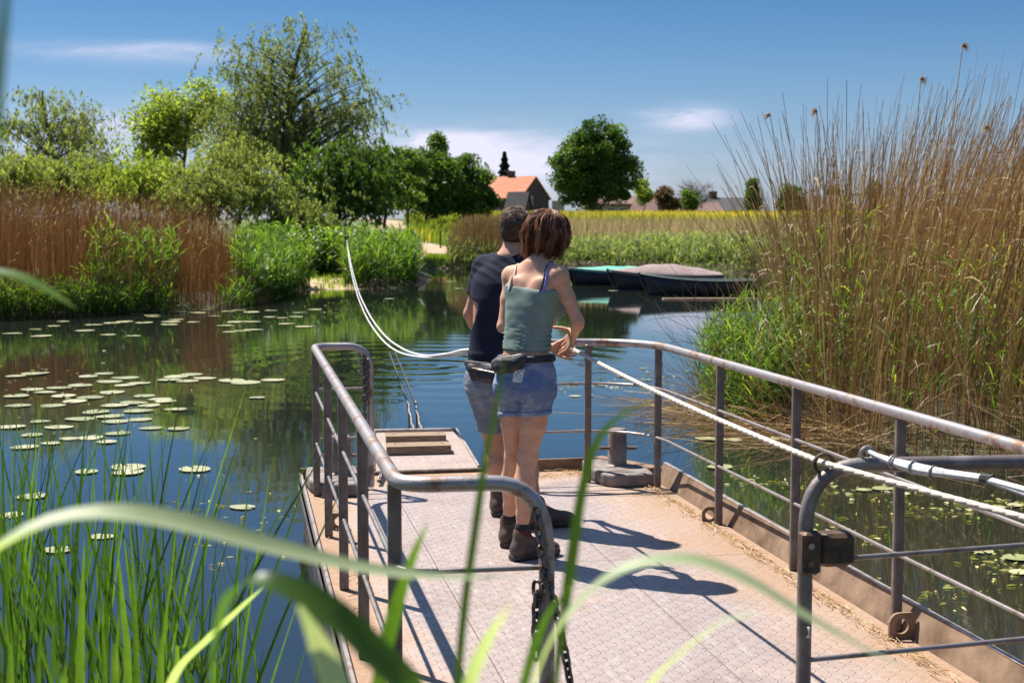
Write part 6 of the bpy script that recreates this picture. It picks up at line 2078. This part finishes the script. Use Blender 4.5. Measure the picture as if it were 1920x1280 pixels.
def pad_mesh(seed):
    r = random.Random(seed); N = 22; V = [(0, 0, .004)]; mb = MB()
    for k in range(N + 1):
        a = .16 + (2 * math.pi - .32) * k / N
        rr = 1 + .035 * math.sin(a * 3 + seed) + r.uniform(-.015, .015)
        V.append((.6 * rr * math.cos(a), .5 * rr * math.sin(a), .004 + .003 * math.sin(a * 4 + seed)))
    for k in range(N + 1):
        a = .16 + (2 * math.pi - .32) * k / N
        rr = 1 + .035 * math.sin(a * 3 + seed)
        V.append((1.0 * rr * math.cos(a), .86 * rr * math.sin(a), .006 + .016 * max(0, math.sin(a * 2 + seed * 1.7)) + .004 * math.sin(a * 5)))
    Fs = [(0, 1 + k, 2 + k) for k in range(N)] + [(1 + k, N + 2 + k, N + 3 + k, 2 + k) for k in range(N)]
    mb.add(V, Fs); me = mb.mesh('lily_pad', True); me.materials.append(M_PAD); return me


PADS = [pad_mesh(i) for i in range(6)]
rp_ = random.Random(5); placed = []


def pad(x, y, label, group, w=None):
    P_ = on(x, y, .006)
    r = (w * rp_.uniform(.68, 1.08) * P_.y / F_PX / 2) if w else rp_.uniform(.12, .20)
    for (a, b, c_) in placed:
        if math.hypot(P_.x - a, P_.y - b) < (r + c_) * .80:
            return False
    placed.append((P_.x, P_.y, r))
    o = bpy.data.objects.new('lily_pad', PADS[rp_.randrange(6)]); COL.objects.link(o)
    o.location = (P_.x, P_.y, .006 + rp_.uniform(0, .004)); o.scale = (r, r, r); o.rotation_euler = (rp_.uniform(-.02, .02), rp_.uniform(-.02, .02), rp_.uniform(0, 6.28))
    o['label'] = label; o['category'] = 'lily pad'
    if group: o['group'] = group
    return True


def pad_field(pts_, label, group, jitter=None, w=None):
    for (x, y) in pts_:
        pad(x, y, label, group, w)


def rnd(n, x0, x1, y0, y1, tilt=0):
    return [(rp_.uniform(x0, x1), rp_.uniform(y0, y1)) for _ in range(n)]


pad_field([(x + rp_.uniform(-12, 12), y + rp_.uniform(-6, 6)) for x, y in [(20, 622), (60, 612), (95, 606), (130, 603), (165, 607), (200, 610), (235, 606), (270, 604), (300, 597), (335, 594), (365, 590), (395, 597), (425, 588), (330, 604), (370, 607), (410, 606),
          (445, 598), (470, 601), (210, 622), (245, 624), (150, 622), (80, 634), (180, 625), (290, 590), (350, 582), (390, 583), (440, 582), (475, 585), (255, 594), (310, 609)]], 'pale lily pad in the long drift under the left reed bed', 'lily pads under the left reed bed')
pad_field([(455, 620), (475, 618), (430, 622), (505, 594), (530, 596), (555, 594), (538, 607), (572, 612), (590, 580), (508, 582), (560, 586)], 'pale lily pad in the loose group left of the sandy landing', 'lily pads left of the landing')
pad_field([(330, 706), (352, 714), (383, 709), (318, 712), (360, 702)], 'pale lily pad in the small row above the big left group', 'small row of lily pads')
pad_field([(435, 713), (460, 717), (485, 713), (512, 712)], 'pale lily pad in the short row of four in mid water', 'short row of four pads')
pad(482, 745, 'single pale lily pad just below the short row of four', None, 44)
pad_field([(30, 705), (66, 700), (110, 727), (165, 705), (205, 715), (235, 708), (260, 718), (150, 722), (195, 700), (235, 722), (60, 730), (85, 735), (120, 742), (170, 745), (140, 752), (210, 735), (270, 742), (300, 748), (250, 755), (35, 760), (75, 790), (30, 742), (215, 760), (180, 772),
          (205, 780), (240, 778), (260, 770), (150, 785), (215, 790), (260, 786), (330, 767), (285, 802), (315, 800), (335, 803), (250, 804), (220, 812), (240, 815), (110, 800), (60, 815), (20, 800), (95, 830), (130, 822), (170, 820), (200, 828), (45, 838), (280, 760), (310, 752), (100, 760)], 'round pale lily pad in the big group on the left water', 'big left group of lily pads', w=54)
pad_field([(162, 884), (240, 875), (205, 872), (240, 885), (365, 879), (275, 880)], 'large pale lily pad below the big left group', 'row of large lily pads', w=70)
pad_field([(455, 950), (490, 944), (470, 955)], 'large lily pad in the trio near the ferry\'s left side', 'trio of lily pads near the ferry', w=66)
pad_field([(335, 970), (190, 1005), (240, 962), (110, 1030), (160, 1012), (60, 930), (20, 965)], 'large lily pad floating behind the near left reeds', 'lily pads behind the near reeds', w=76)
pad_field([(1325, 822), (1375, 824), (1465, 822), (1340, 780), (1350, 875)], 'yellow green lily pad between the ferry rail and the right reeds', 'lily pads right of the ferry', w=56)
pad_field([(1840, 1031)], 'round yellow green lily pad on the dark water at the lower right', None, w=66)
pad_field([(1905, 1045), (1910, 1072)], 'yellow green lily pad cut by the right edge of the picture', 'pads at the right edge', w=60)
pad_field([(1655, 915), (1620, 918), (1690, 925), (1870, 950), (1905, 946)], 'small yellow green pad close under the right reeds', 'small pads under the right reeds', w=44)
pad_field([(1075, 720), (1100, 718), (1130, 722), (1078, 742), (1105, 741), (1205, 690), (1215, 712), (1165, 705), (1225, 760)], 'small flat floating leaf beyond the far rail', 'floating leaves beyond the far rail', w=22)
pad_field([(1400, 560), (1260, 560), (1150, 545), (845, 528), (795, 530), (860, 541), (730, 560)], 'pale floating leaf on the far water', 'floating leaves on the far water', w=26)

# weed and scum that drift between the pads
n = 1000
cl = [(1470, 905, 60, 8), (1640, 925, 60, 10), (1870, 945, 50, 8), (1760, 960, 60, 10), (1100, 722, 70, 7), (1210, 712, 40, 12), (200, 770, 170, 60), (60, 720, 90, 30), (620, 585, 60, 12), (420, 980, 90, 40), (1890, 1060, 40, 18), (1560, 1000, 50, 14), (1740, 1110, 90, 14)]
pts_ = []
for i in range(n):
    c_ = cl[i % len(cl)]; pts_.append(tuple(on(c_[0] + rg.normal(0, c_[2]), c_[1] + rg.normal(0, c_[3]), .006)))
B = np.array(pts_)
V, Q, A = leaves_at(B, rg.uniform(.015, .07, n), rg.uniform(0, 6.28, n), rg.uniform(0, .06, n), np.full(n, .02), rg.uniform(.008, .03, n), rg, 4, rg.random(n))
V[:, 2] = np.clip(V[:, 2], .003, .02)
stuff('water_weed', [(V, Q, A)], leafy('floating weed', [(0, (.10, .12, .03)), (.5, (.30, .32, .07)), (1, (.55, .48, .22))], .2, .5, .4), 'yellow green scraps of weed floating between the lily pads', 'weed')

# ================================================================ NEAR REEDS


def blade_obj(name, ctrl, wmax, mat, parent=None, off=Vector((0, 0, 0)), face=0.0, S=26, attr=.5, fold=.22, wprof=None, **kw):
    """one leaf as a gently folded strip along a smooth curve; ctrl: 3D points"""
    c = np.array([tuple(p) for p in ctrl], float)
    fine = []
    for i in range(len(c) - 1):
        p0, p1, p2, p3 = c[max(i - 1, 0)], c[i], c[i + 1], c[min(i + 2, len(c) - 1)]
        for t_ in np.linspace(0, 1, 10)[:-1]:
            fine.append(.5 * ((2 * p1) + (p2 - p0) * t_ + (2 * p0 - 5 * p1 + 4 * p2 - p3) * t_ ** 2 + (3 * p1 - p0 - 3 * p2 + p3) * t_ ** 3))
    fine.append(c[-1]); fine = np.array(fine)
    d = np.concatenate([[0], np.cumsum(np.linalg.norm(np.diff(fine, axis=0), axis=1))]); s = np.linspace(0, d[-1], S)
    P_ = np.stack([np.interp(s, d, fine[:, k]) for k in range(3)], 1)
    T = np.gradient(P_, axis=0); T /= np.linalg.norm(T, axis=1, keepdims=True)
    ref = np.array([math.cos(face), math.sin(face), .25])
    side = ref[None] - T * (T @ ref)[:, None]; side /= np.linalg.norm(side, axis=1, keepdims=True)
    nrm_ = np.cross(T, side)
    t = np.linspace(0, 1, S)
    w = wmax / 2 * (np.interp(t, [0, .25, .6, .85, 1], [.55, .95, 1, .55, .03]) if wprof is None else np.interp(t, *wprof))
    L_ = P_ - side * w[:, None] + nrm_ * (w * fold)[:, None]; R_ = P_ + side * w[:, None] + nrm_ * (w * fold)[:, None]
    V = np.stack([L_, P_, R_], 1).reshape(-1, 3) - np.array(tuple(off))
    b = np.arange(S - 1) * 3
    Q = np.concatenate([np.stack([b, b + 1, b + 4, b + 3], 1), np.stack([b + 1, b + 2, b + 5, b + 4], 1)])
    A = np.clip(attr + .10 * np.sin(t * 9) + .25 * np.clip(t - .8, 0, 1), 0, 1)
    return link(name, mesh_np(name, V, Q, True, np.repeat(A, 3)), mat, parent, **kw)


G_NEAR = leafy('near green blade', [(0, (.018, .048, .010)), (.5, (.065, .135, .020)), (.9, (.18, .30, .045)), (1, (.40, .34, .12))], .45, .38, .45, 40)
G_NEARD = leafy('dark green blade', [(0, (.02, .055, .010)), (.6, (.06, .12, .02)), (1, (.30, .32, .12))], .25, .45, .4, 50)  # darker, less translucent green than the other near blades
G_NEARP = leafy('sunlit pale blade', [(0, (.30, .40, .18)), (.7, (.52, .60, .40)), (1, (.55, .52, .34))], .42, .5, .5, 55)  # sun glare on these leaves is put into their pale colour
rn = random.Random(14)
n_pl = 46
for i in range(n_pl):
    u = (i + rn.random()) / n_pl
    fx = -60 + 560 * (u ** 1.45)                      # denser towards the left edge of the picture
    Y = rn.uniform(3.3, 5.0)
    X = (fx - 960) / F_PX * Y
    gz_ = max(-.25, float(ground_z(X, Y)))
    if fx < 330: lab = 'green narrow leaved reed plant in the dense stand at the lower left'
    else: lab = 'green reed plant in the thinner right part of the near stand'
    root = thing('reed_plant', lab, 'reed', Vector((X, Y, gz_)), group='reed plants of the dense near stand' if fx < 330 else 'reed plants of the thinner near stand')
    env = np.interp(fx, [0, 60, 150, 260, 340, 420, 480, 560], [680, 690, 700, 730, 780, 900, 980, 1090])
    nb = rn.randint(4, 5)
    for k in range(nb):
        ytop = env + abs(rn.gauss(0, 1)) * 150
        if rn.random() < .08: ytop = env - rn.uniform(0, 60)
        ztop = CAM_Z - (ytop - HZ) / F_PX * Y
        lean = rn.gauss(.0, .12) + (k - nb / 2) * .03 - .10 * max(0, (fx - 330) / 200)
        dy = rn.gauss(0, .12); h = ztop - gz_
        b = Vector((X + rn.gauss(0, .035), Y + rn.gauss(0, .03), gz_ - .03))
        tip = b + Vector((lean * h * 1.2, dy, h))
        mid = b + Vector((lean * h * .35, dy * .3, h * .55))
        blade_obj('leaf', [b, mid, tip], rn.uniform(.0065, .0125), G_NEAR, root, Vector((X, Y, gz_)), rn.uniform(-.9, .9), 12, rn.uniform(.0, .7), .3)
# short broad bright blades at the bottom edge
for (x, y0, y1, dx_, Y, w, fc) in [(150, 1285, 1010, 8, 3.0, .028, .2), (195, 1285, 1100, -6, 2.8, .022, -.3), (240, 1285, 1020, -20, 3.2, .026, .4), (255, 1290, 960, -12, 3.3, .022, -.2), (300, 1290, 1080, 20, 2.6, .024, .1),
                                  (70, 1290, 1120, 14, 2.7, .026, -.4), (330, 1290, 1160, 30, 2.4, .02, .3), (215, 1290, 1150, 8, 2.4, .028, 0), (120, 1290, 1180, -20, 2.3, .024, .5), (400, 1290, 1210, 30, 2.5, .016, 0), (20, 1290, 1150, -10, 2.5, .022, 0)]:
    b = at(x, y0, Y); g_ = float(ground_z(b.x, b.y)); base = Vector((b.x - .02, b.y, min(b.z - .1, max(g_, -.1))))
    root = thing('reed_shoot', 'short broad bright green reed shoot at the lower left edge of the picture', 'reed', base, group='broad shoots at the lower left')
    blade_obj('leaf', [base, b, at(x + dx_ * .4, (y0 + y1) / 2, Y), at(x + dx_, y1, Y)], w, G_NEAR, root, base, fc, 22, .7, .25)
# the out of focus leaves close to the camera, each with its stem
def near_leaf(label, path, w, mat, foot=None, attr=.4, face=0.0, fold=.25, wprof=None, name='reed_leaf'):
    pts = [at(*q) for q in path]
    base = pts[0]
    root = thing(name, label, 'reed leaf', base)
    blade_obj('blade', pts, w, mat, root, base, face, 34, attr, fold, wprof)
    if foot is not None:
        f = Vector((foot[0], foot[1], float(ground_z(foot[0], foot[1])) - .02)); mb = MB()
        mb.tube([f - base, (f.lerp(base, .5) - base) + Vector((.02, 0, 0)), Vector((0, 0, 0))], [.005, .004, .003], 6); link('stem', mb.mesh('stem', True), G_NEAR, root)


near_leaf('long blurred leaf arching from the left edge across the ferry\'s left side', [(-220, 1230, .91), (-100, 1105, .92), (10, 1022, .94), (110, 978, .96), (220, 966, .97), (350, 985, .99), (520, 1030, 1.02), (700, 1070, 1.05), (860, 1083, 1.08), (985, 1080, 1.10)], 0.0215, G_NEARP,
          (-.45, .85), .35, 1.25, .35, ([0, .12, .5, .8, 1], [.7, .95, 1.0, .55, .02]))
near_leaf('blurred leaf curving down at the bottom, left of the deck', [(395, 1400, .93), (400, 1240, .92), (425, 1130, .91), (475, 1090, .90), (560, 1112, .90), (640, 1165, .90), (710, 1235, .90), (770, 1300, .90), (800, 1420, .9)], .024, G_NEAR, None, .45, .9, .25, ([0, .25, .35, .6, .8, 1], [.12, .2, .5, 1, 1, .9]))
near_leaf('pale broad blurred leaf hanging at the bottom left of the deck', [(560, 1135, .88), (585, 1180, .88), (612, 1240, .88), (640, 1330, .88), (655, 1450, .88)], .020, G_NEARP, None, .8, .2, .2, ([0, .3, .6, 1], [.15, .8, 1, .9]))
near_leaf('blurred leaf arching over the middle of the deck to the right', [(985, 1400, 1.0), (1010, 1260, 1.0), (1070, 1150, 1.0), (1170, 1070, 1.0), (1290, 1052, 1.0), (1400, 1090, 1.0), (1500, 1150, 1.0), (1620, 1215, 1.0), (1720, 1260, 1.0)], .0165, G_NEARP,
          (.02, .95), .3, 1.35, .3, ([0, .2, .6, .8, 1], [.6, .9, 1, .6, .02]))
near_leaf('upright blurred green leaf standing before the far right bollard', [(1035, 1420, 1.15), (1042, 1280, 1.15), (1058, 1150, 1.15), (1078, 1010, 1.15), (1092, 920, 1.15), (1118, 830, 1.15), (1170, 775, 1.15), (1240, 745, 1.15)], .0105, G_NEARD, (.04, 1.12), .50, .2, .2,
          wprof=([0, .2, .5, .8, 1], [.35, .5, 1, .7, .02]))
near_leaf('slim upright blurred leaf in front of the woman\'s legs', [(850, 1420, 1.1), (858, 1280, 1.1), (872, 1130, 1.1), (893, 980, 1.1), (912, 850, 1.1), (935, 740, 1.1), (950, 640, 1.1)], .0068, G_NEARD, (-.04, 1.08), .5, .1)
near_leaf('short blurred leaf leaning right across the left railing', [(700, 1420, 1.2), (712, 1280, 1.2), (735, 1170, 1.2), (765, 1070, 1.2), (803, 975, 1.2)], .014, G_NEAR, (-.12, 1.15), .6, .3)
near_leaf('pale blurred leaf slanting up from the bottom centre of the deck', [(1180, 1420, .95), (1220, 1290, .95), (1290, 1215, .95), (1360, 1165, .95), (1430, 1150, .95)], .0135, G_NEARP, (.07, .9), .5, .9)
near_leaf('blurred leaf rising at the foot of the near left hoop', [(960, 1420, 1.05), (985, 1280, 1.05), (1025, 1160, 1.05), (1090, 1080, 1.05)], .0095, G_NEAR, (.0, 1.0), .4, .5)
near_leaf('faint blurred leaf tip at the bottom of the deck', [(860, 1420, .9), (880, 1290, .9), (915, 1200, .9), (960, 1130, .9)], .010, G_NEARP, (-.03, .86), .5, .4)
near_leaf('blurred bright leaf pointing in from the left edge over the reed bed', [(-130, 500, 1.3), (-40, 508, 1.3), (30, 518, 1.3), (90, 545, 1.3), (145, 580, 1.3)], .0165, G_NEAR, (-.52, 1.28), .85, 1.3, .2)
near_leaf('pale blurred leaf crossing the sky at the top left corner', [(-45, 700, .6), (-26, 420, .6), (-8, 180, .6), (8, 20, .6), (18, -120, .6)], .0065, G_NEARD, (-.25, .6), .1, .2)
near_leaf('grey green curled leaf at the bottom, right of the near reeds', [(300, 1330, 1.9), (345, 1250, 1.9), (400, 1195, 1.9), (455, 1140, 1.9), (500, 1095, 1.9)], .026, G_NEARP, (-.45, 1.9), .2, .9, .45)

# straw and dry bits swept against the right kerb and the far end of the deck
n = 900
uu = rg.uniform(4.1, 8.6, n); vv = 2.555 + rg.normal(0, .022, n) - .05 * rg.random(n) ** 4
k = rg.random(n) < .22; uu[k] = rg.uniform(9.0, 9.28, k.sum()); vv[k] = rg.uniform(1.5, 2.45, k.sum())
k2 = rg.random(n) < .08; uu[k2] = rg.uniform(4.2, 9, k2.sum()); vv[k2] = rg.uniform(.46, .56, k2.sum())
vv[~(k | k2)] = np.minimum(vv[~(k | k2)], 2.572)
a = np.where(k, rg.uniform(0, 3.1, n), ANG * -1 + rg.normal(0, .35, n)); Ls = rg.uniform(.015, .09, n)
C_ = np.stack([U2.x * uu + V2.x * vv, U2.y * uu + V2.y * vv, DZ + .006 + rg.uniform(0, .012, n)], 1)
dv = np.stack([np.sin(a), np.cos(a), rg.normal(0, .08, n)], 1) * (Ls / 2)[:, None]
P = np.stack([C_ - dv, C_ + rg.normal(0, .003, (n, 3)), C_ + dv], 1); P[..., 2] = np.maximum(P[..., 2], DZ + .004)
V, Q = tubes3(P, np.full((n, 3), .0018), 3)
stuff('straw_litter', [(V, Q, np.repeat(np.clip(rg.normal(.75, .2, n), 0, 1), 9))], G_REED_DRY, 'dry straw bits swept against the right kerb of the deck', 'straw')
